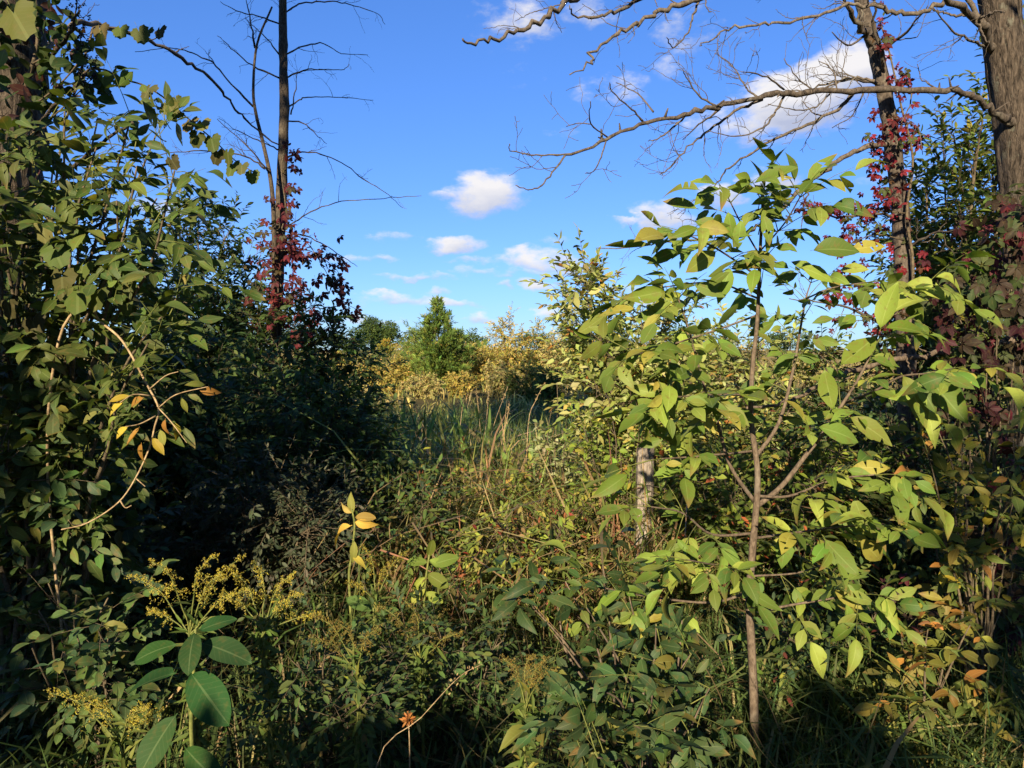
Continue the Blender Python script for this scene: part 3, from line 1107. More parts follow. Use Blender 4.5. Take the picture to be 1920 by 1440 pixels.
# ------------------------------------------------------------------ middle distance shrubs
def mid_shrubs():
    shrub('dogwood_shrub', gp(395, 7.6), tips_px([(285, 470), (320, 420), (350, 425), (385, 415), (415, 445), (445, 480), (470, 540), (330, 520), (400, 540), (440, 590), (270, 560), (360, 620)], 7.4, .7), 'tall dark shrub with small glossy leaves left of the dead tree', nsh=56, shl=.34, spread=.42, k=13, lsize=.10, pal=G_DARK, tpls=SMALL, nobj=120, group=None, r0=.022)
    shrub('dogwood_shrub', gp(545, 7.0), tips_px([(480, 590), (520, 640), (560, 610), (600, 600), (630, 620), (655, 660), (590, 680), (540, 700), (680, 700), (640, 720), (480, 680), (450, 640)], 6.9, .6), 'dense dark shrub wrapped round the foot of the dead tree', nsh=58, shl=.32, spread=.4, k=13, lsize=.095, pal=G_DARK, tpls=SMALL, nobj=80)
    shrub('honeysuckle_bush', gp(575, 5.4), tips_px([(420, 730), (470, 700), (520, 740), (570, 760), (600, 790), (640, 760), (690, 770), (655, 830), (720, 830), (540, 830), (470, 820), (600, 880), (680, 900), (740, 880)], 5.2, .5), 'dark leafy bush below the dead tree, edge touched by sun', nsh=58, shl=.26, spread=.34, k=12, lsize=.078, pal=G_DARK + [(.07, .11, .03, 2)], tpls=SMALL, lo=SMALL, nobj=160)
    shrub('grey_leaved_bush', gp(500, 4.2), tips_px([(430, 900), (480, 880), (540, 900), (590, 925), (560, 960), (500, 960), (420, 970), (600, 990), (350, 940), (640, 960), (330, 1010)], 4.0, .35), 'low grey green bush with tiny leaves in deep shade', nsh=52, shl=.22, spread=.26, k=12, lsize=.052, pal=[(.06, .075, .04, 3), (.045, .06, .03, 3), (.12, .12, .08, .6)], tpls=SMALL, nobj=120)
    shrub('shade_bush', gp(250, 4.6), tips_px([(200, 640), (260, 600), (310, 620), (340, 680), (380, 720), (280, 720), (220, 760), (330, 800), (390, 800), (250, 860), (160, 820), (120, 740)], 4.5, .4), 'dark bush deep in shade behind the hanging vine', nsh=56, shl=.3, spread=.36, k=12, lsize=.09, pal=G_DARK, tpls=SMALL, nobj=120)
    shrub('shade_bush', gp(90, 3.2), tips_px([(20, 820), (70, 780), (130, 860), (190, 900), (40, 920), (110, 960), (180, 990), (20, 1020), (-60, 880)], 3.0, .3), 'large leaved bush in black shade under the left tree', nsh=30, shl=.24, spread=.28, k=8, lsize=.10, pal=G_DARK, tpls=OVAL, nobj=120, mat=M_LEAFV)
    shrub('shade_seedling', gp(150, 2.7), tips_px([(100, 1100), (160, 1110), (210, 1120), (60, 1150), (130, 1180), (200, 1190), (250, 1150), (70, 1220)], 2.55, .2), 'knee high seedling with oval toothed leaves at lower left', nsh=12, shl=.16, spread=.16, k=6, lsize=.085, pal=G_DARK, tpls=OVAL, mat=M_LEAFV, nobj=140, r0=.006, twr=.0016)
    shrub('aster_clump', gp(840, 2.9), tips_px([(720, 1200), (770, 1180), (830, 1190), (890, 1170), (940, 1200), (760, 1260), (850, 1250), (920, 1270)], 2.8, .25), 'low leafy green weed clump below the sunlit milkweed', 'weed', nsh=20, shl=.16, spread=.16, k=9, lsize=.045, pal=G_DARK + [(.08, .12, .03, 3)], tpls=SMALL, nobj=160, r0=.004, twr=.0014)
    shrub('aster_clump', gp(620, 2.6), tips_px([(560, 1240), (610, 1220), (660, 1250), (540, 1310), (620, 1320), (690, 1310), (740, 1330)], 2.4, .2), 'low shaded weed clump right of the broad milkweed', 'weed', nsh=20, shl=.16, spread=.16, k=9, lsize=.045, pal=G_DARK, tpls=SMALL, nobj=160, r0=.004, twr=.0014)
    shrub('low_thicket', gp(1560, 3.2), tips_px([(1470, 1180), (1520, 1150), (1580, 1170), (1640, 1160), (1500, 1240), (1570, 1240), (1640, 1230), (1700, 1200), (1540, 1300), (1620, 1310)], 3.1, .25), 'low dark thicket right of the sapling stem', nsh=22, shl=.18, spread=.2, k=8, lsize=.06, pal=G_DARK + G_OLIVE + [(.1, .03, .02, 1)], tpls=OVAL, lo=SMALL, nobj=180, r0=.006, twr=.0016)
    # brambles in the centre opening
    shrub('bramble_thicket', gp(880, 5.2), tips_px([(790, 910), (830, 920), (870, 915), (910, 930), (950, 915), (1000, 930), (1040, 910), (820, 970), (900, 980), (980, 980), (1060, 960), (860, 1030), (950, 1030), (1030, 1030)], 5.1, .5), 'sunlit bramble tangle with green, russet and red leaves in the centre', nsh=30, shl=.22, spread=.28, k=9, lsize=.068, pal=G_MIXED, tpls=OVAL, lo=SMALL, nobj=280, r0=.008, twr=.002)
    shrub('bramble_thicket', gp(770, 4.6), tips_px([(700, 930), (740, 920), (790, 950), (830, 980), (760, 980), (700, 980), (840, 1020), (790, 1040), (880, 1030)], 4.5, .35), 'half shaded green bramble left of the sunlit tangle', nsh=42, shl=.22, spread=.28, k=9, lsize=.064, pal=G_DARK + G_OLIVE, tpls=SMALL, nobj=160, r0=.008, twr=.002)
    shrub('bramble_thicket', gp(1000, 4.3), tips_px([(900, 1010), (950, 1000), (1000, 990), (1060, 1000), (1100, 980), (930, 1060), (1010, 1060), (1080, 1050)], 4.2, .3), 'reddish low bramble at the foot of the sunlit tangle', nsh=38, shl=.18, spread=.22, k=8, lsize=.058, pal=G_MIXED + [(.24, .04, .03, .4)], tpls=SMALL, nobj=160, r0=.006, twr=.002)
    # autumn-olive like silver shrub and its neighbours
    sil = [(1060, 560), (1085, 515), (1105, 530), (1130, 550), (1160, 570), (1200, 575), (1240, 590), (1080, 620), (1130, 640), (1180, 650), (1230, 660), (1270, 640), (1120, 720), (1180, 740), (1240, 740), (1150, 800), (1210, 820), (1290, 700), (1290, 780)]
    shrub('silver_olive_shrub', gp(1215, 5.6), tips_px(sil, 5.4, .55, 4), 'big sunlit shrub with silvery yellow green leaves beside the post', nsh=46, shl=.26, spread=.28, k=11, lsize=.088, pal=G_SILVER, tpls=OVAL, lo=SMALL, nobj=300, r0=.016, outup=.6, mat=M_LEAF)
    shrub('silver_olive_shrub', gp(1420, 6.4), tips_px([(1310, 640), (1360, 610), (1410, 620), (1460, 640), (1340, 700), (1400, 720), (1460, 720), (1520, 700), (1380, 790), (1450, 800), (1530, 780)], 6.2, .5), 'silvery shrub seen through the sapling branches', nsh=44, shl=.28, spread=.34, k=11, lsize=.085, pal=G_SILVER, tpls=SMALL, nobj=120, r0=.016)
    shrub('silver_olive_sprout', gp(1040, 5.4), tips_px([(1046, 712), (1030, 770), (1060, 790), (1020, 810)], 5.3, .08, 3), 'upright silvery sprout in front of the shaded meadow', nsh=9, shl=.13, spread=.05, k=9, lsize=.075, pal=[(.32, .32, .16, 3), (.24, .25, .1, 2)], tpls=OVAL, nobj=200, r0=.006, twr=.002, outup=1.0)
    shrub('leafy_vine_bush', gp(1160, 4.7), tips_px([(1100, 800), (1150, 790), (1200, 800), (1110, 860), (1160, 850), (1130, 920), (1180, 900), (1090, 930), (1160, 960), (1240, 870), (1260, 930)], 4.55, .25), 'bright yellow green vine bush smothering the old post', nsh=22, shl=.2, spread=.22, k=8, lsize=.062, pal=G_BRIGHT, tpls=OVAL, lo=SMALL, nobj=280, r0=.007, twr=.002)
    shrub('tangled_shrub', gp(1500, 4.6), tips_px([(1330, 860), (1400, 820), (1470, 830), (1540, 820), (1600, 850), (1360, 920), (1450, 920), (1530, 910), (1610, 920), (1670, 880), (1400, 1000), (1500, 1000), (1590, 990), (1320, 960), (1280, 900)], 4.4, .4), 'sunlit tangled shrub of green and yellow leaves behind the sapling', nsh=40, shl=.26, spread=.32, k=9, lsize=.08, pal=G_OLIVE + G_BRIGHT + [(.3, .08, .03, .8)], tpls=OVAL, lo=SMALL, nobj=260, r0=.014)
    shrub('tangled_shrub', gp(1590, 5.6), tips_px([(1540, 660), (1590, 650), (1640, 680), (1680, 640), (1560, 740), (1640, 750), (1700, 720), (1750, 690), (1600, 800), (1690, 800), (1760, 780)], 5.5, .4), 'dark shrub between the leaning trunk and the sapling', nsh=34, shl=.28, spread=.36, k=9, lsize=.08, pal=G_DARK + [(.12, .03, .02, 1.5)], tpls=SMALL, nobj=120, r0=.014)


mid_shrubs()
# ------------------------------------------------------------------ dead tree with creeper
def dead_tree():
    Y = 7.0
    tr = pxl([(530, -160), (530, 0), (531, 100), (533, 200), (530, 300), (526, 420), (520, 540), (516, 650), (514, 800)], Y)[::-1]
    b = gp(513, Y)
    tr = np.concatenate([[b - UP * .1], tr])
    th = thing('dead_tree', b, 'slim bare dead tree with thin drooping branches rising above dark shrubs', 'tree')
    a = Acc()
    p = smooth(tr, 6)
    a.tube(p, np.linspace(.066, .032, len(p)) * (1 + RN.normal(0, .04, len(p))), 10, lump=.05)
    a.build('trunk', M_DARKB, th, b)
    brs = [[(535, 24), (560, 8), (600, 3), (640, 5), (680, 14), (710, 27), (722, 46)],
           [(535, 103), (567, 87), (607, 82), (640, 100), (690, 103)],
           [(535, 147), (567, 133), (597, 130), (640, 130), (655, 120)],
           [(537, 203), (560, 187), (583, 182), (640, 182), (700, 188)],
           [(537, 227), (567, 230), (587, 247), (613, 270)],
           [(535, 297), (560, 287), (593, 287), (640, 305), (680, 335), (720, 360), (755, 390)],
           [(528, 432), (547, 420), (583, 397), (640, 378), (720, 372), (790, 367)],
           [(525, 45), (490, 32), (450, 23), (413, 3)],
           [(525, 104), (500, 73), (460, 35)],
           [(528, 148), (473, 123), (433, 90), (407, 67)],
           [(530, 285), (500, 270), (455, 250), (410, 222)],
           [(522, 470), (560, 440), (600, 455), (640, 480), (670, 500)],
           [(526, 60), (540, -20), (560, -80)],
           [(545, 215), (552, 175), (557, 130)]]
    for br in brs:
        a = Acc()
        twig_tree(a, pxl(br, Y, Y + RN.uniform(-.5, .5)), .0085, .0022, 5, 5, .3, 1, (0, 0, -.1), .7)
        a.build('branch', M_DARKB, th, b)
    # the second, leaning stem
    st = pxl([(516, 640), (515, 500), (513, 400), (507, 333), (493, 267), (480, 213), (475, 167), (482, 83), (510, 13)], Y - .12, Y - .4)
    a = Acc()
    p = smooth(st, 5)
    a.tube(p, np.linspace(.026, .008, len(p)), 7)
    a.build('leaning_stem', M_DARKB, th, b)
    for br in ([(475, 200), (433, 157), (397, 117), (353, 97), (317, 90), (253, 97)], [(502, 320), (467, 277), (407, 223)],
               [(497, 317), (460, 293), (393, 283), (317, 287), (267, 300)], [(478, 90), (470, 40), (460, -10)]):
        a = Acc()
        twig_tree(a, pxl(br, Y - .3, Y - .6), .009, .0025, 5, 7, .25, 1, (0, 0, .1), .7)
        a.build('branch', M_DARKB, th, b)
    # creeper on it
    b2 = b + np.array([.05, -.1, 0])
    c = thing('creeper_vine', b2, 'dark maroon creeper climbing the slim dead tree', 'vine')
    a = Acc()
    v = pxl([(520, 800), (512, 650), (530, 560), (515, 480), (535, 400), (528, 320), (540, 250)], Y - .1)
    v = np.concatenate([[b2], v])
    p = smooth(v, 5)
    a.tube(p, np.linspace(.012, .004, len(p)), 5)
    for e in ([(526, 430), (570, 450), (600, 490), (640, 560), (668, 580)], [(524, 470), (580, 470), (625, 500), (640, 520)],
              [(520, 520), (570, 540), (620, 590)], [(520, 440), (495, 440), (480, 480)], [(518, 560), (480, 540), (490, 470)], [(520, 600), (570, 610), (640, 640)], [(520, 640), (560, 600), (600, 560)]):
        s = smooth(pxl(e, Y - .1, Y - .35), 4)
        a.tube(s, np.linspace(.005, .002, len(s)), 4)
    a.build('stem', M_TWIG, c, b2)
    pts = []
    for (x, y, sx, sy, n) in ((545, 300, 7, 40, 10), (545, 345, 9, 30, 14), (530, 400, 15, 25, 16), (525, 450, 20, 20, 22), (520, 470, 28, 30, 35), (535, 510, 35, 35, 40), (580, 460, 30, 14, 18), (610, 490, 20, 16, 20), (635, 530, 14, 28, 18), (655, 575, 12, 14, 10), (585, 560, 30, 25, 32), (545, 590, 30, 30, 34), (610, 620, 30, 20, 26), (500, 560, 18, 40, 28)):
        for _ in range(n):
            pts.append(P(RN.normal(x, sx), RN.normal(y, sy), Y + RN.uniform(-.45, .12)))
    pts = np.array(pts)
    d = rdir(len(pts), -.9) + np.array([0, -.5, 0])
    place_leaves(c, b2, pts, d, nrm(rdir(len(pts), .3) + np.array([0, -.8, .4])), RN.uniform(.09, .155, len(pts)), CREEP, G_MAROON, M_LEAF, 300, 'creepM')


dead_tree()


# ------------------------------------------------------------------ left tree, its ash foliage and grape vine
def left_side():
    Y = 3.7
    b = gp(-20, Y)
    th = thing('dark_tree', b, 'thick shaded tree trunk at the left edge behind leaves', 'tree')
    a = Acc()
    p = smooth(np.concatenate([[b - UP * .1], pxl([(-8, 900), (5, 500), (20, 250), (28, 0), (30, -250)], Y)]), 8)
    a.tube(p, np.linspace(.19, .12, len(p)) * (1 + RN.normal(0, .03, len(p))), 18, lump=.05)
    a.build('trunk', M_BARK, th, b)
    a = Acc()
    twig_tree(a, pxl([(50, 175), (80, 100), (115, 57), (160, 43), (220, 55), (280, 75), (340, 107), (390, 145), (430, 190), (460, 225), (525, 272)], Y, Y + 2.7), .02, .006, 6, 5, .25, 1, (0, 0, .2))
    a.build('branch', M_DEAD, th, b)
    for br in ([(40, 420), (120, 330), (200, 260), (260, 230)], [(30, 560), (110, 480), (190, 420), (260, 400)], [(30, 300), (90, 210), (150, 180)], [(45, 150), (110, 90), (150, 20)], [(20, 120), (-40, 60), (-60, -60)]):
        a = Acc()
        twig_tree(a, pxl(br, Y - .1, Y - .7), .014, .004, 5, 4, .2, 1)
        a.build('branch', M_DARKB, th, b)
    # dark foliage clinging round the trunk top (vine leaves)
    b2 = gp(40, 3.45)
    v = thing('trunk_vine', b2, 'dark vine with berries and reddish leaves wrapping the left trunk', 'vine')
    a = Acc()
    s = smooth(np.concatenate([[b2], pxl([(20, 800), (50, 500), (30, 250), (70, 80), (60, -60)], 3.45)]), 5)
    a.tube(s, np.linspace(.016, .006, len(s)), 5)
    for e in ([(60, 120), (110, 90), (140, 30), (145, -20)], [(60, 200), (110, 160), (150, 110), (150, 60)], [(50, 260), (120, 200), (170, 150)]):
        q = smooth(pxl(e, 3.4, 3.2), 4)
        a.tube(q, np.linspace(.006, .002, len(q)), 4)
    a.build('stem', M_TWIG, v, b2)
    pts = []
    for (x, y, sx, sy, n) in ((100, 30, 25, 35, 40), (125, 110, 25, 25, 38), (60, 60, 40, 50, 40), (150, 140, 25, 22, 30), (110, 190, 40, 25, 30), (30, 150, 40, 60, 50), (15, 20, 25, 25, 20), (30, 300, 40, 60, 40)):
        for _ in range(n):
            pts.append(P(RN.normal(x, sx), RN.normal(y, sy), RN.uniform(3.15, 3.6)))
    pts = np.array(pts)
    place_leaves(v, b2, pts, rdir(len(pts), -.6), nrm(rdir(len(pts), .4) + np.array([0, -.7, .3])), RN.uniform(.055, .10, len(pts)), OVAL, [(.03, .05, .012, 4), (.05, .02, .018, 1.5), (.045, .065, .018, 2)], M_LEAF, 260, 'trunkvine')
    be = Acc()
    ball = merge([xf(small_leaf(.9, .3, .2), frame(np.array([[math.sin(x), .6, math.cos(x)]]), np.array([[.1, .1, 1.]]))[0], (0, 0, 0)) for x in (0, 2.1, 4.2)])
    for (x, y) in ((150, 60), (155, 100), (165, 120), (170, 150), (140, 20), (160, 140)):
        q = np.array([P(RN.normal(x, 8), RN.normal(y, 12), 3.2 + RN.normal(0, .04)) for _ in range(14)])
        be.inst(ball, np.tile(np.eye(3) * .012, (len(q), 1, 1)), q, np.tile([.02, .015, .03], (len(q), 1)))
    be.build('berries', M_LEAF, v, b2, 'stuff')

    # ash foliage, the sunlit leafy mass
    b3 = gp(40, 3.05)
    th = thing('ash_shrub', b3, 'leafy shrub with compound olive green leaves lit by sun at the left edge', 'shrub')
    tips = [(60, 230), (130, 210), (190, 215), (250, 215), (300, 250), (330, 320), (255, 320), (180, 290), (100, 280), (30, 300), (60, 380), (140, 370), (220, 380), (290, 370), (40, 470), (120, 460), (200, 460), (280, 470), (330, 560), (240, 560), (150, 560), (60, 560), (100, 640), (200, 650), (280, 640), (10, 640), (-40, 350), (-30, 500), (-20, 200)]
    Bs, Ds, st = [], [], Acc()
    for (x, y) in tips:
        tip = P(x + RN.normal(0, 8), y + RN.normal(0, 8), RN.uniform(2.55, 3.25))
        q = stem_pts(b3 + RN.normal(0, .05, 3) * [1, 1, 0], tip, .35)
        a = Acc()
        a.tube(q, np.linspace(.014, .003, len(q)), 6)
        a.build('stem', M_TWIG, th, b3)
        m = 21
        t = 1 - .55 * RN.uniform(0, 1, m) ** 1.3
        t[0] = 1
        w = along(q, t)
        tg = nrm(along(q, t) - along(q, t - .04))
        Bs.append(w + RN.normal(0, .03, w.shape))
        Ds.append(nrm(tg * .5 + rdir(m, .05) + np.array([.35, -.45, 0])))
    B, D = np.concatenate(Bs), np.concatenate(Ds)
    L = RN.uniform(.14, .26, len(B))
    shoots_acc(st, B, D, L, .0022, .35)
    st.build('leaf_stalks', M_GREENSTEM, th, b3, 'stuff')
    pos, d, n, s = compound(B, D, L, 2, .088, .5)
    place_leaves(th, b3, pos, d, n + np.array([0, -.5, 0]), s * RN.uniform(.6, 1.25, len(s)), ASH, G_LEFT, M_LEAFV, 300, 'ashleft', ASHLO, tilt=.42, sun=.25)

    # grape vine hanging from the arching branch and through the ash
    b4 = gp(110, 3.3)
    g = thing('grape_vine', b4, 'grape vine with toothed heart shaped leaves strung along a hanging shoot', 'vine')
    a = Acc()
    for e, y0, y1 in (([(110, 1000), (90, 600), (110, 300), (150, 150), (190, 130), (230, 148), (270, 160), (310, 185), (350, 220), (400, 262), (440, 300), (485, 328)], 3.3, 3.35), ([(150, 140), (170, 70), (180, 50), (230, 57), (280, 75), (305, 62)], 3.3, 3.9), ([(110, 300), (140, 420), (110, 520), (120, 560)], 3.0, 2.7)):
        q = smooth(pxl(e, y0, y1), 5)
        if y0 == 3.3 and y1 == 3.35:
            q[0] = b4
        a.tube(q, np.linspace(.006, .0022, len(q)), 5)
    a.build('stem', M_TWIG, g, b4)
    gl = [(187, 45, 34, 3.45), (225, 48, 30, 3.55), (257, 50, 32, 3.65), (281, 50, 26, 3.7), (301, 50, 26, 3.75), (195, 135, 36, 3.3), (222, 138, 34, 3.3), (285, 158, 34, 3.3), (327, 180, 20, 3.3), (310, 190, 34, 3.3),
          (358, 222, 34, 3.3), (378, 225, 32, 3.3), (372, 245, 30, 3.28), (396, 252, 32, 3.3), (412, 275, 34, 3.32), (428, 278, 28, 3.3), (440, 300, 32, 3.35), (455, 305, 26, 3.3), (473, 318, 26, 3.35), (318, 292, 26, 3.2),
          (130, 375, 52, 2.7), (150, 440, 46, 2.7), (98, 455, 50, 2.65), (120, 500, 58, 2.65), (150, 535, 60, 2.6), (160, 490, 40, 2.7), (80, 410, 44, 2.7), (20, 10, 70, 2.3), (15, 560, 36, 2.6), (60, 590, 44, 2.7), (185, 540, 44, 2.6)]
    pos = np.array([P(x, y, Y) for x, y, s, Y in gl])
    sz = np.array([s * Y / F * 1.15 for x, y, s, Y in gl])
    d = np.tile([.1, -.25, -1.0], (len(gl), 1)) + RN.normal(0, .3, (len(gl), 3))
    n = np.tile([-.2, -1.0, .5], (len(gl), 1))
    place_leaves(g, b4, pos, d, n, sz, GRAPE, G_GRAPE, M_LEAF, 100, 'grape')

    # the bare hanging shoot with yellow leaflets
    b5 = gp(120, 2.75)
    h = thing('hanging_shoot', b5, 'bare tan vine shoot curving down with a few yellow leaves', 'vine')
    a = Acc()
    q = smooth(np.concatenate([[b5, P(90, 900, 2.75)], pxl([(110, 640), (165, 570), (185, 600), (230, 640), (275, 720), (297, 765), (290, 800), (280, 840), (255, 895), (222, 942), (165, 980), (115, 993)], 2.7, 2.45)]), 5)
    a.tube(q, np.linspace(.0055, .0022, len(q)), 6)
    for e in ([(255, 897), (272, 912)], [(225, 938), (235, 952), (246, 948)], [(283, 742), (250, 740), (225, 755)], [(297, 765), (330, 740), (390, 725)], [(297, 765), (320, 790), (350, 830)], [(292, 780), (262, 795), (235, 800)], [(280, 730), (310, 705), (334, 697)], [(165, 980), (140, 985), (128, 975)]):
        s = smooth(pxl(e, 2.5, 2.42), 4)
        a.tube(s, np.linspace(.003, .0014, len(s)), 4)
    a.build('stem', M_STRAW, h, b5)
    gl = [(385, 722, -.2, -.1, 32), (372, 730, .9, .2, 34), (350, 738, .9, .3, 30), (340, 745, .3, .9, 26), (325, 790, .3, 1, 38), (345, 800, .6, 1, 40), (310, 785, -.1, 1, 36), (270, 745, -.8, .4, 34), (245, 742, -.9, .2, 34), (232, 752, -.7, .6, 36), (262, 800, -.4, 1, 34), (240, 800, -.8, .6, 34), (285, 820, .7, .7, 36), (265, 830, -.1, 1, 40), (220, 780, -.8, .6, 36), (210, 800, -.6, .8, 36), (190, 770, -.9, .5, 40), (300, 805, .5, 1, 30)]
    pos = np.array([P(x, y, 2.47) for x, y, *_ in gl])
    d = np.array([[dx, RN.uniform(-.5, .2), -dz] for x, y, dx, dz, s in gl])
    sz = np.array([s * 2.47 / F * 1.2 for *_, s in gl])
    place_leaves(h, b5, pos, d, np.tile([0, -.9, .6], (len(gl), 1)), sz, ASH, G_YELLOW, M_LEAFV, 50, 'hang')


left_side()


# ------------------------------------------------------------------ right trees
def right_side():
    # leaning thin tree with creeper
    Y = 4.9
    b = gp(1712, Y)
    th = thing('leaning_tree', b, 'slim leaning tree with forked top and red creeper on its bark', 'tree')
    a = Acc()
    p = smooth(np.concatenate([[b - UP * .1], pxl([(1706, 900), (1700, 700), (1694, 520), (1688, 400), (1676, 290), (1663, 200), (1645, 110), (1632, 60), (1612, -10), (1600, -120)], Y)]), 7)
    a.tube(p, np.linspace(.066, .036, len(p)) * (1 + RN.normal(0, .03, len(p))), 12, lump=.05)
    a.build('trunk', M_BARK2, th, b)
    brs = [([(1638, 85), (1610, 45), (1585, 0), (1560, -60)], .026, 4), ([(1660, 150), (1640, 40), (1650, -60)], .014, 2),
           ([(1672, 268), (1633, 273), (1580, 297), (1533, 327), (1493, 363), (1443, 410), (1400, 430), (1290, 448), (1120, 465)], .021, 16),
           ([(1684, 405), (1640, 403), (1570, 405), (1500, 395)], .012, 4), ([(1655, 160), (1600, 148), (1555, 160), (1500, 178)], .012, 8),
           ([(1690, 470), (1750, 440), (1800, 430)], .012, 5), ([(1640, 100), (1700, 60), (1740, 10)], .012, 6),
           ([(1697, 660), (1640, 600), (1560, 570), (1480, 560)], .012, 8), ([(1630, 60), (1590, 85), (1560, 60)], .008, 5)]
    for br, r, n in brs:
        a = Acc()
        twig_tree(a, pxl(br, Y, Y - .5), r, .003, 6, n, .36, 2, (-.2, 0, .15), .7)
        a.build('branch', M_DEAD, th, b)
    bc = b + np.array([.06, -.12, 0])
    c = thing('creeper_vine', bc, 'bright crimson creeper climbing the slim leaning tree', 'vine')
    a = Acc()
    s = smooth(np.concatenate([[bc], pxl([(1715, 850), (1705, 650), (1712, 500), (1700, 400), (1712, 300), (1690, 200), (1668, 100), (1650, 40)], Y - .12)]), 5)
    a.tube(s, np.linspace(.014, .004, len(s)), 5)
    for e in ([(1700, 400), (1640, 395), (1560, 392), (1490, 392)], [(1710, 260), (1722, 240), (1730, 290)], [(1695, 450), (1640, 440), (1590, 460)], [(1700, 540), (1640, 560), (1580, 600)]):
        q = smooth(pxl(e, Y - .12, Y - .3), 4)
        a.tube(q, np.linspace(.006, .002, len(q)), 4)
    a.build('stem', M_TWIG, c, bc)
    pts = []
    for (x, y, sx, sy, n) in ((1662, 50, 8, 25, 8), (1655, 90, 8, 18, 8), (1682, 140, 10, 16, 9), (1690, 165, 12, 10, 8), (1695, 215, 14, 25, 16), (1655, 235, 10, 14, 8), (1705, 250, 18, 16, 22), (1645, 268, 12, 12, 10), (1650, 300, 12, 22, 16), (1665, 340, 14, 22, 20), (1665, 375, 16, 14, 18), (1600, 392, 40, 7, 22), (1520, 388, 25, 8, 18), (1620, 415, 30, 10, 14), (1610, 440, 25, 15, 20), (1700, 470, 30, 30, 24), (1600, 500, 20, 30, 16), (1580, 560, 22, 30, 20), (1640, 600, 40, 40, 30)):
        for _ in range(int(n * 1.45)):
            pts.append(P(RN.normal(x, sx), RN.normal(y, sy), Y + RN.uniform(-.35, .1)))
    pts = np.array(pts)
    place_leaves(c, bc, pts, rdir(len(pts), -.9) + np.array([0, -.4, 0]), nrm(rdir(len(pts), .3) + np.array([-.2, -.9, .3])), RN.uniform(.05, .1, len(pts)), CREEP, G_RED, M_LEAF, 300, 'creepR')

    # big furrowed trunk at the right edge
    Y = 3.9
    b = gp(1950, Y)
    th = thing('furrowed_tree', b, 'thick tree with furrowed lichen flecked bark at the right edge', 'tree')
    a = Acc()
    ctr = pxl([(1953, 900), (1945, 650), (1932, 450), (1914, 290), (1890, 140), (1868, 0), (1840, -160)], Y)
    p = smooth(np.concatenate([[b - UP * .1], ctr]), 10)
    n, k = len(p), 40
    ang = np.arange(k) * 2 * math.pi / k
    rad = np.interp(np.linspace(0, 1, n), [0, .3, .55, .75, 1], [.18, .135, .11, .087, .062])
    V = []
    for i in range(n):
        ph = p[i][2] * 2.2
        fur = .05 * np.sin(ang * 9 + 1.3 * math.sin(ph) + ph * .3) + .035 * np.sin(ang * 14 - 1.7 * math.sin(ph * 1.4 + 1)) + RN.normal(0, .018, k)
        rr = rad[i] * (1 + fur)
        V.append(p[i] + np.stack([np.cos(ang) * rr, np.sin(ang) * rr, np.zeros(k)], -1))
    V = np.concatenate(V)
    i = np.arange(n - 1)[:, None] * k
    j = np.arange(k)[None]
    j2 = (j + 1) % k
    T = np.concatenate([np.stack([i + j, i + j2, i + k + j2], -1).reshape(-1, 3), np.stack([i + j, i + k + j2, i + k + j], -1).reshape(-1, 3)])
    a.raw(V, T)
    a.build('trunk', M_BARK, th, b)
    a = Acc()
    q = smooth(pxl([(1935, 330), (1920, 180), (1903, 60), (1895, -60)], Y + .25), 6)
    a.tube(q, np.linspace(.06, .04, len(q)), 10, lump=.06)
    a.build('second_stem', M_BARK, th, b)
    main = [(1905, 228), (1880, 222), (1855, 203), (1820, 178), (1770, 168), (1650, 171), (1560, 170), (1480, 175), (1420, 181), (1340, 200), (1280, 215), (1200, 233), (1140, 260), (1060, 290)]
    a = Acc()
    q = smooth(pxl(main, Y - .05, Y - .9), 5)
    q[2:-1] += RN.normal(0, .006, (len(q) - 3, 3))
    kn = 1 + .16 * (RN.uniform(0, 1, len(q)) > .82) + RN.normal(0, .05, len(q))
    a.tube(q, np.interp(np.linspace(0, 1, len(q)), [0, .12, .5, 1], [.025, .0155, .0125, .0055]) * kn, 9, lump=.07)
    for t in RN.uniform(.05, .95, 14):
        w = along(q, [t])[0]
        d = rdir(1, .2)[0]
        a.tube([w, w + d * .025, w + d * RN.uniform(.04, .08)], [.007, .005, .003], 5)
    a.build('bough', M_BARK2, th, b)
    Ym = lambda x: Y - .05 - .85 * (1905 - x) / 845
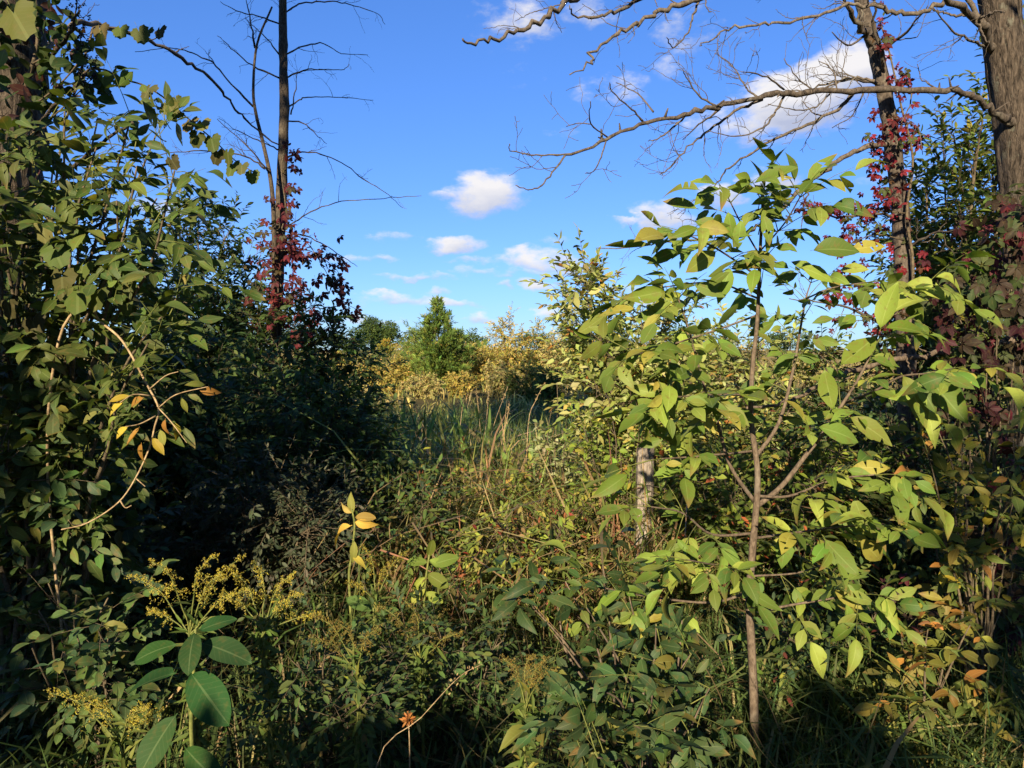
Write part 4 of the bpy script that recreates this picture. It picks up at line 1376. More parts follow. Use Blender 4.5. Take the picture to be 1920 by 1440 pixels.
    subs = [([(1062, 289), (1030, 291), (990, 289), (957, 282), (955, 270)], .005, 2), ([(1060, 291), (1035, 325), (1012, 350), (990, 355), (967, 347)], .005, 1),
            ([(1140, 258), (1108, 232), (1107, 190)], .004, 2), ([(1110, 233), (1085, 231), (1062, 237)], .003, 1), ([(1137, 262), (1125, 300), (1112, 322), (1098, 325)], .004, 1),
            ([(1205, 228), (1185, 205), (1150, 175), (1143, 155)], .005, 3), ([(1225, 210), (1195, 175), (1155, 155)], .005, 3), ([(1290, 212), (1260, 240), (1235, 260), (1215, 265)], .006, 5),
            ([(1345, 200), (1310, 180), (1290, 150), (1280, 130)], .006, 4), ([(1420, 182), (1400, 165), (1370, 120), (1340, 100)], .006, 6), ([(1470, 168), (1430, 140), (1390, 135)], .006, 4),
            ([(1640, 152), (1600, 146), (1555, 155), (1510, 170), (1470, 168)], .009, 8),
            ([(1600, 174), (1570, 205), (1500, 238), (1440, 268), (1400, 292), (1362, 318), (1345, 342), (1300, 378), (1270, 402)], .011, 10),
            ([(1430, 186), (1380, 208), (1330, 245), (1290, 275), (1250, 320), (1237, 327)], .009, 9), ([(1470, 180), (1450, 215), (1430, 240), (1380, 256), (1330, 245)], .007, 4), ([(1350, 204), (1310, 235), (1280, 262)], .006, 4),
            ([(1760, 168), (1730, 150), (1720, 120)], .005, 2), ([(1710, 170), (1705, 200), (1690, 230)], .005, 2), ([(1530, 172), (1500, 150), (1470, 110)], .005, 4), ([(1570, 170), (1560, 130), (1535, 115)], .005, 2),
            ([(1560, 172), (1530, 200), (1490, 205), (1440, 195)], .005, 4), ([(1620, 172), (1600, 215), (1560, 240)], .005, 3)]
    for br, r, m in subs:
        a = Acc()
        twig_tree(a, pxl(br, Ym(br[0][0]), Ym(br[0][0]) + RN.uniform(-.35, .25)), r * .85, .0018, 5, int(m * 1.4) + 1, .24, 2, (-.1, 0, .1), .8)
        a.build('branch', M_DEAD, th, b)
    # further boughs that enter from above
    hi = [([(1862, 95), (1845, 62), (1815, 25), (1780, 0), (1700, -60)], .022, .014, 4, Y),
          ([(1856, 60), (1800, -10), (1740, 20), (1690, 24), (1650, 12), (1600, 10), (1545, 22), (1480, 40), (1430, 45), (1368, 52), (1335, 76), (1312, 86)], .014, .003, 18, Y + .5),
          ([(1850, -60), (1500, -70), (1300, -45), (1150, -30), (1070, 0), (1050, 12), (1010, 40), (960, 62), (920, 76), (880, 78), (867, 72)], .02, .003, 12, Y - .3),
          ([(1840, -80), (1500, -40), (1340, -10), (1280, 8), (1240, 22), (1190, 45), (1150, 70), (1112, 100), (1105, 120), (1068, 140)], .018, .0025, 14, Y + .1),
          ([(1700, -60), (1330, -40), (1205, 0), (1160, 18), (1120, 32), (1080, 30), (1068, 10)], .015, .0025, 8, Y + .2),
          ([(1320, -20), (1300, 30), (1290, 60), (1262, 90), (1250, 70)], .006, .002, 6, Y),
          ([(1860, 100), (1830, 80), (1790, 60), (1750, 15)], .008, .003, 6, Y + .1)]
    for br, r, r1, m, yy in hi:
        a = Acc()
        twig_tree(a, pxl(br, Y, yy - .6), r, r1, 6, m, .34, 2, (-.15, 0, -.1), .8, .3)
        a.build('branch', M_DEAD, th, b)
    a = Acc()
    twig_tree(a, pxl([(1940, 640), (1890, 640), (1800, 655), (1730, 668), (1680, 675), (1620, 690), (1570, 706), (1530, 725), (1470, 755), (1400, 765)], Y, 3.1), .018, .006, 7, 12, .28, 2)
    a.build('branch', M_STEM, th, b)

    # green foliage behind between leaning tree and trunk
    shrub('green_tree', gp(1800, 5.9), tips_px([(1720, 420), (1740, 350), (1770, 300), (1800, 250), (1840, 230), (1860, 320), (1790, 370), (1830, 400), (1740, 470), (1800, 470), (1860, 460), (1900, 400), (1920, 300), (1880, 180), (1910, 100), (1770, 540), (1850, 550), (1720, 560)], 5.8, .5), 'leafy green young tree between leaning tree and furrowed trunk', 'tree', nsh=66, shl=.3, spread=.36, k=10, lsize=.095, pal=G_OLIVE + [(.12, .16, .03, 2)], tpls=OVAL, lo=SMALL, nobj=260, r0=.03, tmin=.38)
    # wine coloured creeper mass
    bm = gp(1860, 3.45)
    c = thing('creeper_mass', bm, 'dark wine red and green creeper curtain on the right edge', 'vine')
    a = Acc()
    tips = [(1895, 440), (1875, 490), (1912, 390), (1780, 560), (1800, 640), (1830, 520), (1870, 600), (1900, 520), (1850, 700), (1900, 680), (1790, 720), (1930, 600), (1870, 800), (1910, 850), (1880, 950), (1830, 1000), (1900, 1040), (1860, 1100), (1910, 1150), (1700, 1130), (1740, 1170)]
    pts = []
    for (x, y) in tips:
        q = stem_pts(bm + RN.normal(0, .08, 3) * [1, 1, 0], P(x, y, RN.uniform(3.1, 3.5)), .3)
        a.tube(q, np.linspace(.008, .0025, len(q)), 5)
        for _ in range(24):
            pts.append(P(x + RN.normal(0, 30), y + RN.normal(0, 36), RN.uniform(3.05, 3.6)))
    a.build('stem', M_TWIG, c, bm, 'stuff')
    pts = np.array(pts)
    pts[:, 2] = np.maximum(pts[:, 2], .08)
    place_leaves(c, bm, pts, rdir(len(pts), -.9) + np.array([0, -.5, 0]), nrm(rdir(len(pts), .4) + np.array([-.2, -.8, .4])), RN.uniform(.08, .135, len(pts)), CREEP, G_WINE, M_LEAF, 300, 'creepW')
    # dark background of shade behind
    shrub('shade_bush', gp(1800, 4.5), tips_px([(1660, 800), (1720, 760), (1780, 780), (1840, 760), (1900, 780), (1690, 880), (1760, 880), (1830, 880), (1900, 900), (1720, 980), (1800, 990), (1880, 990), (1660, 960), (1940, 700)], 4.4, .3), 'dark green bush in shade below the wine red creeper', nsh=30, shl=.28, spread=.34, k=9, lsize=.08, pal=G_DARK, tpls=SMALL, nobj=100, r0=.012)
    # yellowing ash leaves, lower right
    for px, Y, tips, lab, pal, seed in ((1850, 2.9, [(1760, 810), (1800, 800), (1860, 800), (1900, 820), (1740, 850), (1810, 860), (1880, 870), (1730, 940), (1790, 950), (1850, 960), (1900, 940), (1820, 1010), (1890, 1010), (1900, 1070), (1770, 1050)], 'thin shrub with yellow green leaflets in front of the dark creeper', G_YELLOW + G_OLIVE, 1),
                                       (1740, 2.6, [(1690, 1190), (1740, 1180), (1790, 1190), (1820, 1170), (1700, 1250), (1770, 1240), (1830, 1240), (1760, 1300), (1820, 1310), (1700, 1310), (1850, 1350)], 'low sprout with orange and green leaflets at lower right', G_ORANGE, 2)):
        bb = gp(px, Y)
        t = thing('leaflet_shrub', bb, lab, 'shrub')
        st, Bs, Ds = Acc(), [], []
        for (x, y) in tips:
            tip = P(x, y, Y + RN.uniform(-.25, .25))
            q = stem_pts(bb, tip, .25)
            a = Acc()
            a.tube(q, np.linspace(.008, .002, len(q)), 5)
            a.build('stem', M_TWIG, t, bb)
            m = 7
            tt = 1 - .4 * RN.uniform(0, 1, m)
            tt[0] = 1
            w = along(q, tt)
            Bs.append(w)
            Ds.append(nrm(nrm(along(q, tt) - along(q, tt - .05)) * .4 + rdir(m, .1) + np.array([-.4, -.3, 0])))
        B, D = np.concatenate(Bs), np.concatenate(Ds)
        L = RN.uniform(.10, .18, len(B))
        shoots_acc(st, B, D, L, .0018, .3)
        st.build('leaf_stalks', M_GREENSTEM, t, bb, 'stuff')
        pos, d, n, s = compound(B, D, L, 2, .082, .35)
        place_leaves(t, bb, pos, d, n + np.array([0, -.4, 0]), s * RN.uniform(.7, 1.15, len(s)), ASH, pal, M_LEAFV, 260, 'lr%d' % seed, ASHLO, tilt=.42, sun=.25)


right_side()


# ------------------------------------------------------------------ the sapling in the sun
def sapling():
    Y = 2.6
    b = gp(1416, Y)
    th = thing('ash_sapling', b, 'sunlit young sapling with large compound green leaves and tan stem', 'sapling')
    main = pxl([(1414, 1395), (1411, 1250), (1405, 1130), (1411, 1030), (1418, 950), (1420, 880), (1408, 780), (1411, 690), (1420, 600), (1425, 480), (1430, 380)], Y, Y - .05)
    a = Acc()
    p = smooth(np.concatenate([[b - UP * .05], main]), 6)
    a.tube(p, np.linspace(.017, .0045, len(p)), 10, lump=.03)
    a.build('trunk', M_STEM, th, b)
    B_ = [([(1418, 945), (1370, 875), (1345, 790), (1325, 740), (1292, 620), (1272, 560)], -.25, .010),
          ([(1418, 950), (1465, 912), (1510, 855), (1547, 807), (1580, 757), (1612, 706), (1640, 645), (1650, 600)], -.2, .013),
          ([(1582, 756), (1640, 733), (1690, 706), (1745, 700), (1790, 690)], -.35, .006),
          ([(1414, 860), (1460, 793), (1487, 693), (1500, 620), (1511, 560), (1520, 530)], .25, .010),
          ([(1416, 845), (1370, 850), (1290, 857), (1240, 860)], -.25, .006), ([(1414, 1000), (1335, 1002), (1280, 962), (1220, 950)], -.3, .007),
          ([(1406, 1110), (1330, 1130), (1207, 1117), (1120, 1100)], -.15, .007), ([(1408, 1150), (1480, 1135), (1573, 1120), (1610, 1115)], -.2, .007),
          ([(1416, 930), (1480, 930), (1560, 900), (1640, 890)], -.3, .007), ([(1412, 1010), (1480, 1000), (1560, 990), (1620, 985)], -.35, .006),
          ([(1425, 480), (1390, 420), (1370, 380)], -.15, .004), ([(1426, 470), (1470, 420), (1500, 370)], -.2, .004), ([(1424, 520), (1350, 470), (1290, 440)], -.3, .005), ([(1422, 560), (1340, 530), (1230, 540)], -.1, .005),
          ([(1422, 590), (1340, 620), (1230, 655), (1190, 665)], -.35, .005), ([(1511, 560), (1560, 540), (1620, 530)], .0, .004), ([(1410, 740), (1330, 740), (1260, 745)], -.3, .005), ([(1412, 1060), (1350, 1060), (1290, 1050)], -.4, .005), ([(1410, 1080), (1490, 1075), (1540, 1060)], .1, .005), ([(1645, 620), (1700, 570), (1740, 530)], -.1, .004)]
    Bs, Ds, Ls = [], [], []
    for br, dy, r in B_:
        q = smooth(pxl(br, Y, Y + dy), 5)
        a = Acc()
        a.tube(q, np.linspace(r * .8, .0022, len(q)), 7)
        a.build('branch', M_STEM, th, b)
        lb = length(q)
        m = max(3, int(lb / .11))
        t = np.linspace(.38, 1, m)
        w = along(q, t)
        tg = nrm(along(q, t) - along(q, t - .06))
        for j in range(m):
            for sg in (-1, 1):
                if RN.uniform() < .08:
                    continue
                s = nrm(np.cross(tg[j], UP + RN.normal(0, .6, 3)))
                d = tg[j] * RN.uniform(.3, .8) + s * sg * .8 + UP * RN.uniform(-.25, .35) + np.array([0, -.15, 0])
                Bs.append(w[j])
                Ds.append(d)
        Bs.append(q[-1])
        Ds.append(tg[-1])
    for y in (370, 400, 440, 490, 540):                      # top of the leader
        for _ in range(2):
            Bs.append(P(1428 + RN.normal(0, 6), y, Y - .05))
            Ds.append(rdir(1, .5)[0])
    B, D = np.array(Bs), nrm(np.array(Ds))
    L = RN.uniform(.11, .2, len(B))
    st = Acc()
    shoots_acc(st, B, D, L, .0022, .35)
    st.build('leaf_stalks', M_GREENSTEM, th, b, 'stuff')
    pos, d, n, s = compound(B, D, L, 2, .106, .5)
    s = s * RN.uniform(.55, 1.25, len(s))
    # single leaves set where the photograph shows them best
    hero = [(1512, 345, .55, .75, 82), (1490, 340, -.25, .8, 60), (1300, 415, .8, -.25, 66), (1365, 395, .1, -.9, 60), (1390, 410, -.1, -1, 60), (1430, 400, .3, -.9, 62), (1345, 470, -.9, -.55, 80), (1370, 500, -.4, -1, 76), (1500, 500, .8, -.3, 72), (1520, 470, .95, .1, 90), (1590, 470, .9, .2, 70),
            (1690, 700, .45, -.9, 118), (1735, 700, .62, -.8, 112), (1740, 690, .9, .15, 70), (1655, 615, .95, .05, 120), (1650, 620, .2, .9, 100), (1645, 630, -.9, -.6, 110), (1660, 600, .6, .7, 120), (1750, 520, .9, -.05, 70), (1545, 690, .05, -1, 88), (1590, 780, .85, -.5, 100), (1530, 800, .9, -.2, 100),
            (1250, 545, -.9, -.2, 80), (1260, 560, -.7, -.6, 66), (1225, 655, -.9, -.1, 70), (1260, 650, -.8, -.5, 76), (1240, 740, -.9, .2, 70), (1590, 880, .7, -.6, 80), (1560, 940, .6, -.8, 90), (1600, 930, .3, -1, 100), (1480, 990, -.3, -1, 90), (1545, 1010, .6, -.7, 90), (1610, 1010, .7, -.6, 80), (1580, 1120, .9, .1, 70), (1585, 1130, .3, -1, 70), (1300, 1040, .1, -1, 80), (1420, 1100, -.2, -1, 80)]
    hp = np.array([P(x, y, Y - .25 + RN.normal(0, .05)) for x, y, *_ in hero])
    hd = np.array([[dx, RN.uniform(-.4, .1), dz] for x, y, dx, dz, l in hero])
    hs = np.array([l * (Y - .25) / F * 0.98 for *_, l in hero])
    pos, d = np.concatenate([pos, hp]), np.concatenate([d, hd])
    n = np.concatenate([n + np.array([-.1, -.35, 0]), np.tile([-.3, -.8, .6], (len(hero), 1))])
    s = np.concatenate([s, hs])
    cx, cyy, _ = proj(pos + nrm(d) * s[:, None] * .5)
    keep = ~((np.abs(cx - 1206) < 46) & (np.abs(cyy - 893) < 62))     # the crown has a gap here: the old post shows through
    pos, d, n, s = pos[keep], d[keep], n[keep], s[keep]
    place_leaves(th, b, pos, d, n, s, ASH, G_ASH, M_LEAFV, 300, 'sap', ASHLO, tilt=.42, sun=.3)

    # shaded suckers at its left foot
    b = gp(1230, 2.35)
    th = thing('ash_sucker', b, 'shaded clump of green suckers at the left foot of the sapling', 'shrub')
    Bs, Ds, st = [], [], Acc()
    for (x, y, yy) in [(960, 1100, 2.4), (1000, 1065, 2.6), (1060, 1090, 2.4), (1100, 1140, 2.2), (1040, 1190, 2.2), (1130, 1060, 2.6), (1180, 1120, 2.4), (1230, 1170, 2.2), (1150, 1210, 2.05), (1280, 1140, 2.4), (1300, 1220, 2.2), (1220, 1270, 2.0), (1110, 1290, 2.0), (1330, 1290, 2.1), (1060, 1350, 1.95), (1190, 1360, 1.85), (1290, 1370, 1.9), (1120, 1420, 1.8), (1250, 1430, 1.8)]:
        q = stem_pts(b + RN.normal(0, .05, 3) * [1, 1, 0], P(x, y, yy), .3)
        a = Acc()
        a.tube(q, np.linspace(.007, .002, len(q)), 6)
        a.build('stem', M_STEM, th, b)
        m = 6
        t = 1 - .5 * RN.uniform(0, 1, m)
        t[0] = 1
        w = along(q, t)
        Bs.append(w)
        Ds.append(nrm(nrm(along(q, t) - along(q, t - .05)) * .5 + rdir(m, .15) + np.array([-.2, -.25, 0])))
    B, D = np.concatenate(Bs), np.concatenate(Ds)
    L = RN.uniform(.10, .2, len(B))
    shoots_acc(st, B, D, L, .002, .3)
    st.build('leaf_stalks', M_GREENSTEM, th, b, 'stuff')
    pos, d, n, s = compound(B, D, L, 2, .092, .45)
    pos[:, 2] = np.maximum(pos[:, 2], .1)
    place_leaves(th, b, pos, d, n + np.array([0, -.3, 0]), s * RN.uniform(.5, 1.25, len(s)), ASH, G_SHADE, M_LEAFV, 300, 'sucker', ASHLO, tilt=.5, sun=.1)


sapling()


# ------------------------------------------------------------------ small things
def post():
    Y = 4.38
    b = gp(1207, Y)
    th = thing('fence_post', b, 'weathered grey split wooden post half hidden by vines', 'post')
    top = P(1206, 838, Y)[2]
    k = 14
    ang = np.arange(k) * 2 * math.pi / k
    prof = .047 * (1 + .12 * np.cos(2 * ang + .4) + .07 * np.cos(5 * ang) + RN.normal(0, .03, k))
    V, zs = [], np.linspace(-.2, 1, 9)
    for i, z in enumerate(zs):
        zz = z * (top - b[2])
        c = prof * (1.06 - .1 * z)
        V.append(np.stack([np.cos(ang) * c + .015 * z, np.sin(ang) * c, np.full(k, zz) + (RN.normal(0, .012, k) + .03 * np.cos(ang + 1) if i == 8 else 0)], -1))
    V = np.concatenate(V + [np.array([[.015, 0, (top - b[2]) * .985]])])
    n = 9
    i = np.arange(n - 1)[:, None] * k
    j = np.arange(k)[None]
    j2 = (j + 1) % k
    T = np.concatenate([np.stack([i + j, i + j2, i + k + j2], -1).reshape(-1, 3), np.stack([i + j, i + k + j2, i + k + j], -1).reshape(-1, 3), np.stack([(n - 1) * k + np.arange(k), (n - 1) * k + (np.arange(k) + 1) % k, np.full(k, n * k)], -1)])
    a = Acc()
    a.raw(V, T)
    o = a.build('post_body', M_POST, th)
    for p in o.data.polygons:
        p.use_smooth = False
    # a rusty staple holding a stub of wire
    w = Acc()
    w.tube(smooth([(-.05, -.02, top * .8), (.0, -.062, top * .8), (.06, -.05, top * .8 - .01), (.2, -.03, top * .8 - .05)], 4), np.full(13, .0022), 5)
    w.build('wire', M_DEAD, th)


def milkweed(px, Y, stem, leaves, label, pal, key, shapes=None):
    b = gp(px, Y)
    th = thing('milkweed_plant', b, label, 'plant')
    a = Acc()
    s = smooth(np.concatenate([[b], pxl(stem, Y)]), 5)
    a.tube(s, np.linspace(.007, .004, len(s)), 7)
    a.build('stem', M_GREENSTEM, th, b)
    pos, d, n, sz = [], [], [], []
    for (x0, y0, x1, y1, dep, nx, ny, nz) in leaves:
        p0, p1 = P(x0, y0, Y), P(x1, y1, Y + dep)
        pos.append(p0)
        d.append(p1 - p0)
        n.append((nx, ny, nz))
        sz.append(np.linalg.norm(p1 - p0) * 1.04)
    place_leaves(th, b, np.array(pos), np.array(d), np.array(n), np.array(sz), shapes or BROAD, pal, M_MILK, 40, key, tilt=.12 if shapes is None else .3, sun=.1)


def goldenrod(px, Y, fork, tips, label, pal, nleaf=26, name='goldenrod_plant', group=None):
    """leafy stem that fans into curved plumes"""
    b = gp(px, Y)
    th = thing(name, b, label, 'wildflower', group)
    fk = P(fork[0], fork[1], Y)
    fl = Acc()
    Lp, Ld = [], []
    bud = merge([xf(small_leaf(.7, .3, .2), frame(np.array([[math.sin(x) * .9, .5, math.cos(x) * .9]]), np.array([[.1, .3, 1.]]))[0] * .8) for x in (0, 1.6, 3.1, 4.7)])
    for (x, y) in tips:
        tp = P(x, y, Y + RN.uniform(-.12, .12))
        s = stem_pts(fk, tp, .12, .03)
        tt = np.linspace(0, 1, len(s))[:, None]
        nod = np.maximum(0, (tt - .62) / .38) ** 2 * np.linalg.norm(tp - fk) * .14
        s = s + nod * np.array([np.sign(tp[0] - fk[0] + .001), 0, -.35])
        full = np.concatenate([stem_pts(b, fk, .1, .02)[:-1], s])
        a = Acc()
        a.tube(full, np.linspace(.004, .0013, len(full)), 5)
        st = a.build('stem', M_GREENSTEM, th, b)
        # plume: small side sprays, each recurved
        L = length(s)
        Q, M = [], []
        for t in np.linspace(.45, 1, 24):
            q = along(s, [t])[0]
            dd = nrm(rdir(1, .5)[0] + np.array([np.sign(tp[0] - fk[0]) * .5, 0, 0]))
            ll = L * .17 * (1.15 - t) + .011
            for u in np.linspace(.1, 1, 16):
                pt = q + dd * ll * u + UP * (.35 * ll * u - .55 * ll * u * u)
                Q.append(pt + RN.normal(0, .0026, 3))
        Q = np.array(Q)
        fl.inst(bud, np.einsum('nij,n->nij', frame(rdir(len(Q), .6), rdir(len(Q), .3)), RN.uniform(.0022, .0042, len(Q))), Q, col_pick(pal, len(Q)))
        t = RN.uniform(.25, .82, nleaf)
        Lp.append(along(full, t))
        Ld.append(rdir(nleaf, .25))
    fl.build('flower_plumes', M_FLOWER, th, b, 'stuff')
    Lp, Ld = np.concatenate(Lp), np.concatenate(Ld)
    place_leaves(th, b, Lp, Ld, np.tile([0, -.3, 1.0], (len(Lp), 1)), RN.uniform(.035, .075, len(Lp)), NARROW, G_OLIVE, M_LEAF, 0, 'gr')


def stalk(px, Y, pts, label, head=None, group='dry stalks above the meadow grass'):
    b = gp(px, Y)
    th = thing('dry_stalk', b, label, 'stalk', group)
    a = Acc()
    s = smooth(np.concatenate([[b], pxl(pts, Y, Y + .1)]), 4)
    k = .4 if Y < 3 else 1
    a.tube(s, np.linspace(.0045, .0018, len(s)) * k, 5)
    a.build('stem', M_STRAW, th, b)
    q = along(s, RN.uniform(.86, 1.0, 26)) + RN.normal(0, .007, (26, 3))
    f = Acc()
    f.inst(SMALL[0], frame(rdir(26, .6), rdir(26)) * .02 * (.5 if Y < 3 else 1), q, col_pick(G_DRY[:2], 26))
    f.build('seed_head', M_GRASS, th, b, 'stuff')


def reed_tuft(px, Y, h, n, label, pal):
    b = gp(px, Y)
    th = thing('reed_grass_tuft', b, label, 'grass')
    ms = leaf_variants('blade' + str(id(pal)), [blade_tpl(6, .045, x, y) for x, y in ((.3, .1), (.6, .25), (.9, .3), (.2, .3))], pal, M_GRASS, 10, 'blade')
    for i in range(n):
        o = bpy.data.objects.new('blade', ms[int(RN.integers(len(ms)))])
        m = np.eye(4)
        an = RN.uniform(0, 6.283)
        z = nrm(np.array([RN.normal(0, .22), RN.normal(0, .22), 1]))
        y = np.array([math.cos(an), math.sin(an), 0])
        x = nrm(np.cross(y, z))
        m[:3, :3] = np.stack([x, np.cross(z, x), z], -1) * h * RN.uniform(.55, 1.1)
        m[:3, 3] = (RN.normal(0, .12), RN.normal(0, .12), -.02)
        o.parent = th
        o.matrix_basis = Matrix(m.tolist())
        COL.objects.link(o)


def small_things():
    post()
    milkweed(366, 2.0, [(360, 1400), (362, 1300), (364, 1240), (367, 1180)],
             [(370, 1184, 441, 1152, .04, -.2, -.5, .9), (366, 1185, 344, 1250, -.12, 0, -.9, .5), (334, 1208, 240, 1228, -.03, .1, -.55, .9), (374, 1204, 470, 1232, -.03, -.1, -.5, .9), (330, 1262, 220, 1286, .06, 0, -.15, 1), (356, 1258, 424, 1356, -.1, .15, -1, .5), (332, 1338, 252, 1450, -.1, -.2, -1, .5), (346, 1400, 400, 1470, -.1, .1, -1, .5)],
             'milkweed with broad pale ribbed dark green leaves at lower left', G_MILK, 'milkA')
    milkweed(661, 3.3, [(655, 1100), (658, 1050), (665, 990), (660, 955)],
             [(662, 962, 632, 948, .0, 0, -.8, .6), (662, 965, 652, 924, .0, .2, -1, .2), (664, 970, 704, 968, 0, 0, -.6, .8), (664, 978, 702, 990, -.03, 0, -.8, .6), (660, 985, 606, 1002, .02, 0, -.4, 1), (664, 1012, 665, 1056, -.03, 0, -1, .3), (658, 1040, 690, 1060, -.02, 0, -.8, .6)],
             'withering milkweed with bright yellow top leaves', G_MILKY, 'milkB', ASH[6:] + BROAD[:1])
    milkweed(795, 3.1, [(795, 1180), (797, 1100), (805, 1040)],
             [(803, 1045, 812, 1012, .0, .2, -1, .3), (802, 1050, 850, 1062, 0, 0, -.7, .7), (800, 1075, 840, 1100, -.03, 0, -.9, .5), (798, 1080, 772, 1108, -.03, 0, -.9, .5), (798, 1100, 770, 1130, -.03, 0, -.9, .5), (797, 1110, 830, 1130, -.02, 0, -.6, .8), (802, 1055, 762, 1050, 0, 0, -.5, .8), (808, 1060, 858, 1042, 0, 0, -.6, .7)],
             'milkweed with sunlit yellow green leaves beside the brambles', [(.2, .24, .04, 3), (.15, .2, .035, 2)], 'milkC', BROAD + ASH[6:8])
    milkweed(700, 2.9, [(700, 1250), (702, 1180), (700, 1140)], [(700, 1145, 650, 1118, 0, 0, -.5, .9), (700, 1150, 745, 1138, 0, 0, -.6, .8), (700, 1170, 664, 1190, 0, 0, -.8, .6), (702, 1165, 742, 1180, 0, 0, -.8, .6)], 'small milkweed half in shade between the goldenrods', [(.1, .15, .04, 3)], 'milkD')
    goldenrod(365, 2.15, (355, 1190), [(268, 1072), (310, 1045), (374, 1034), (432, 1040), (445, 1100), (290, 1140), (400, 1070)], 'goldenrod with bright yellow plumes above the broad milkweed', G_FLOWER)
    goldenrod(500, 2.25, (493, 1185), [(453, 1068), (497, 1048), (533, 1070), (590, 1150), (545, 1110), (430, 1105)], 'goldenrod with arched yellow plumes right of the milkweed', G_FLOWER)
    goldenrod(240, 2.0, (225, 1395), [(115, 1292), (165, 1298), (195, 1312), (255, 1320), (290, 1330)], 'leaning goldenrod with yellow plumes at the bottom left', G_FLOWER)
    goldenrod(700, 2.9, (705, 1130), [(695, 1020), (750, 1030), (715, 1060), (660, 1090)], 'goldenrod with dull yellow tips near the yellow milkweed', G_FADED + G_FLOWER[:1])
    goldenrod(790, 2.6, (790, 1250), [(730, 1130), (780, 1120), (820, 1140), (850, 1180), (760, 1170)], 'faded goldenrod with brown plumes in the shade', G_FADED)
    goldenrod(660, 2.3, (670, 1260), [(610, 1150), (650, 1160), (690, 1170), (600, 1190)], 'faded goldenrod with drooping plumes left of the brown one', G_FADED)
    goldenrod(985, 2.1, (985, 1330), [(960, 1230), (985, 1222), (1010, 1230), (1025, 1250)], 'greenish goldenrod standing below the shaded suckers', G_FADED)
    for px, Y, pts, lab in ((905, 7.2, [(905, 850), (912, 790), (916, 735)], 'tall straw stalk rising straight above the reed grass'),
                            (915, 7.3, [(917, 850), (925, 800), (952, 725)], 'straw stalk leaning right above the reed grass'),
                            (900, 7.0, [(903, 860), (900, 800), (893, 732)], 'straw stalk leaning left above the reed grass'),
                            (985, 6.4, [(990, 800), (1005, 750), (1022, 718)], 'thick brown stalk leaning right with a seed head'),
                            (790, 6.6, [(800, 830), (785, 780), (772, 735)], 'lone straw stalk left of the reed grass'),
                            (865, 6.8, [(862, 830), (865, 780), (870, 740)], 'short upright straw stalk among the reed blades'),
                            (940, 6.1, [(940, 840), (950, 790), (955, 755)], 'thin straw stalk behind the silver sprout'),
                            (700, 1.9, [(705, 1440), (790, 1345), (860, 1270), (905, 1245)], 'long dry grass stem leaning over the shaded grass')):
        stalk(px, Y, pts, lab)
    for px, Y, h, n, lab, pal in ((760, 7.4, 1.04, 44, 'dark reed tuft at the edge of the dogwood', G_REED), (830, 7.0, 1.10, 49, 'reed tuft left of the straw stalks', G_REED),
                                  (905, 6.3, 1.10, 54, 'sunlit reed tuft around the straw stalks', G_REED), (960, 6.0, 1.04, 46, 'reed tuft right of the straw stalks', G_REED),
                                  (860, 5.7, 0.91, 44, 'reed tuft on top of the brambles', G_REED), (1000, 5.5, 0.98, 39, 'reed tuft at the foot of the silver sprout', G_REED),
                                  (1110, 5.2, 0.91, 31, 'reed tuft beside the vine covered post', G_REED), (780, 8.6, 1.17, 39, 'far reed tuft before the shaded meadow', G_REED), (890, 9.0, 1.17, 39, 'far reed tuft behind the straw stalks', G_REED)):
        reed_tuft(px, Y, h, n, lab, pal)
    # the brown dried flower head
    b = gp(760, 2.05)
    th = thing('dried_flower', b, 'ragged orange brown dried flower head in the dark grass', 'flower')
    a = Acc()
    t = P(766, 1350, 2.0)
    s = stem_pts(b, t, .1)
    a.tube(s, np.linspace(.003, .002, len(s)), 5)
    a.build('stem', M_STRAW, th, b)
    a = Acc()
    D = rdir(70, .5)
    a.inst(small_leaf(.35, .3, .3), frame(D, rdir(70)) * RN.uniform(.012, .024, 70)[:, None, None], t + D * .004, col_pick([(.4, .17, .05, 2), (.3, .12, .04, 1)], 70))
    a.build('flower_head', M_FLOWER, th, b, 'stuff')
    n = 3800
    x, y = RN.uniform(-2.8, 3.4, n), RN.uniform(1.6, 5.5, n)
    a = Acc()
    a.inst(SMALL[1], frame(rdir(n) * [1, 1, .25], np.tile([0, 0, 1.0], (n, 1)) + RN.normal(0, .35, (n, 3))) * RN.uniform(.04, .09, n)[:, None, None], np.stack([x, y, ground_z(x, y) + RN.uniform(.005, .06, n)], -1), col_pick([(.16, .1, .045, 3), (.25, .17, .08, 2), (.1, .06, .03, 2)], n))
    o = a.build('leaf_litter', M_LEAF, kind='stuff')
    o['label'], o['category'] = 'brown fallen leaves littering the near ground', 'leaf litter'
    n = 1300
    x, y = RN.uniform(-2.6, 3.0, n), RN.uniform(1.7, 5.0, n)
    a = Acc()
    z = nrm(rdir(n) * [1, 1, .3] + np.array([0, 0, .25]))
    xv = nrm(np.cross(rdir(n), z))
    Mx = np.stack([xv * .45, np.cross(z, xv), z], -1) * RN.uniform(.2, .55, n)[:, None, None]
    a.inst(BLADES[1], Mx, np.stack([x, y, ground_z(x, y) + RN.uniform(.02, .22, n)], -1), col_pick([(.2, .15, .07, 2), (.12, .09, .04, 4), (.08, .07, .03, 2)], n))
    o = a.build('matted_straw', M_GRASS, kind='stuff')
    o['label'], o['category'] = 'matted dead straw lying across the undergrowth', 'dead grass'
    # low leafy ground cover
    n = 2600
    x = RN.uniform(-2.6, 3.2, n)
    y = RN.uniform(1.7, 5.2, n)
    B = np.stack([x, y, ground_z(x, y)], -1)
    D = rdir(n, 1.6)
    L = RN.uniform(.12, .38, n)
    a = Acc()
    shoots_acc(a, B, D, L, .0016, .3)
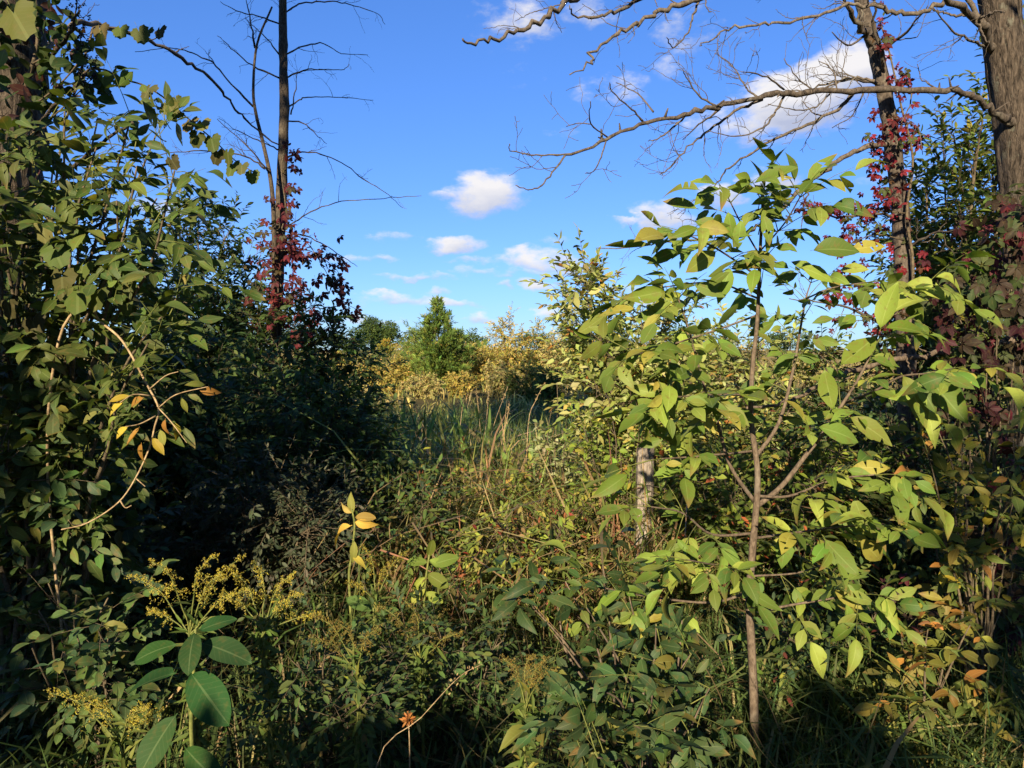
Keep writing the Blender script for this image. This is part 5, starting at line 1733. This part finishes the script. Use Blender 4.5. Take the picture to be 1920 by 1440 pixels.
    o = a.build('undergrowth_stems', M_GREENSTEM, kind='stuff')
    o['label'], o['category'] = 'thin green stems of the low undergrowth', 'undergrowth'
    pos, d, nn, s = leaves_along(B, D, L, 8, .05, 1.0, .3, .8)
    M = frame(d, nn)
    a = Acc()
    col = col_pick(G_DARK + [(.09, .12, .03, 2)], len(pos))
    pk = RN.integers(3, size=len(pos))
    for i in range(3):
        m = pk == i
        a.inst((SMALL + NARROW)[i * 2 if i else 0], M[m] * s[m][:, None, None], pos[m], col[m])
    o = a.build('undergrowth_leaves', M_LEAF, kind='stuff')
    o['label'], o['category'] = 'low dark green leaves covering the near ground', 'undergrowth'


small_things()


# ------------------------------------------------------------------ the unseen wood edge behind the camera, placed and sized to shade the foreground
def behind():
    T = math.tan(SUN_EL)
    a = SUN_AZ - math.pi
    r, f = np.array([math.cos(a), -math.sin(a)]), np.array([math.sin(a), math.cos(a)])

    def at(u, al):
        q = r * u + f * al
        return np.array([q[0], q[1], 0.0])
    g = 'wood edge behind the viewer'
    crown_tree('edge_shade_tree', (-4.3, 1.6, 0), 'leafy tree beside the left trunk, outside the view', 5.2, 1.8, 3600, .2, G_FARTREE, .02, g, .12, 24)
    crown_tree('edge_shade_tree', at(-8.0, -1.5), 'tall leafy tree of the wood edge left behind the viewer', 9.0, 2.9, 4600, .27, G_FARTREE, .02, g, .16, 26)
    for u, al, h, rx, lab in ((-5.0, -3.2, 3.6, 1.2, 'rounded bush left behind the viewer'), (-3.05, -3.0, 3.95, 1.1, 'low bush behind the viewer'), (-1.0, -3.0, 2.8, 1.15, 'second low bush behind the viewer'), (1.75, -3.2, 4.9, 1.15, 'small tree added out of view to shade the right edge'), (.5, -3.3, 2.75, .95, 'third low bush behind the viewer')):  # the small tree is added to darken the right edge
        crown_tree('edge_shade_bush', at(u, al), lab, h, rx, 2000, .17, G_FARTREE, .02, g, .05, 14)
    crown_tree('edge_shade_tree', at(-3.2, -3.6), 'thin leaved young tree added out of view to dapple the left foliage', 5.3, 1.1, 2100, .16, G_FARTREE, .3, g, .05, 14)  # sparse crown added for broken shade on the left foliage
    # unseen trees added round the viewer to cut skylight on the foreground
    for x, y, h, rx, cl, lab in ((2.8, -.3, 10.2, 3.3, .72, 'added tree whose canopy blocks the sky over the viewer'), (-2.9, .1, 9.6, 3.2, .66, 'added tall tree blocking high sky left of the viewer'), (-4.6, -4.4, 13.5, 3.8, .62, 'added lofty tree blocking sky behind the viewer'), (2.2, -5.2, 14, 3.6, .64, 'second added lofty tree blocking sky behind the viewer'), (-9, -5.5, 9, 3.6, .05, 'added full tree blocking sky far left behind the viewer'), (5.2, -1.5, 9, 3.4, .12, 'added full tree blocking sky right of the viewer'), (5.0, -7.0, 10, 4, .08, 'added full tree blocking sky right behind the viewer'), (7.4, 3.4, 8, 2.8, .06, 'added full tree blocking sky beyond the furrowed trunk, outside the view')):
        crown_tree('edge_shade_tree', (x, y, 0), lab, h, rx, 3600, .3, G_FARTREE, cl, g, .14, 24)


behind()
print('TRIS', TRIS[0], 'OBJECTS', len(SC.objects))
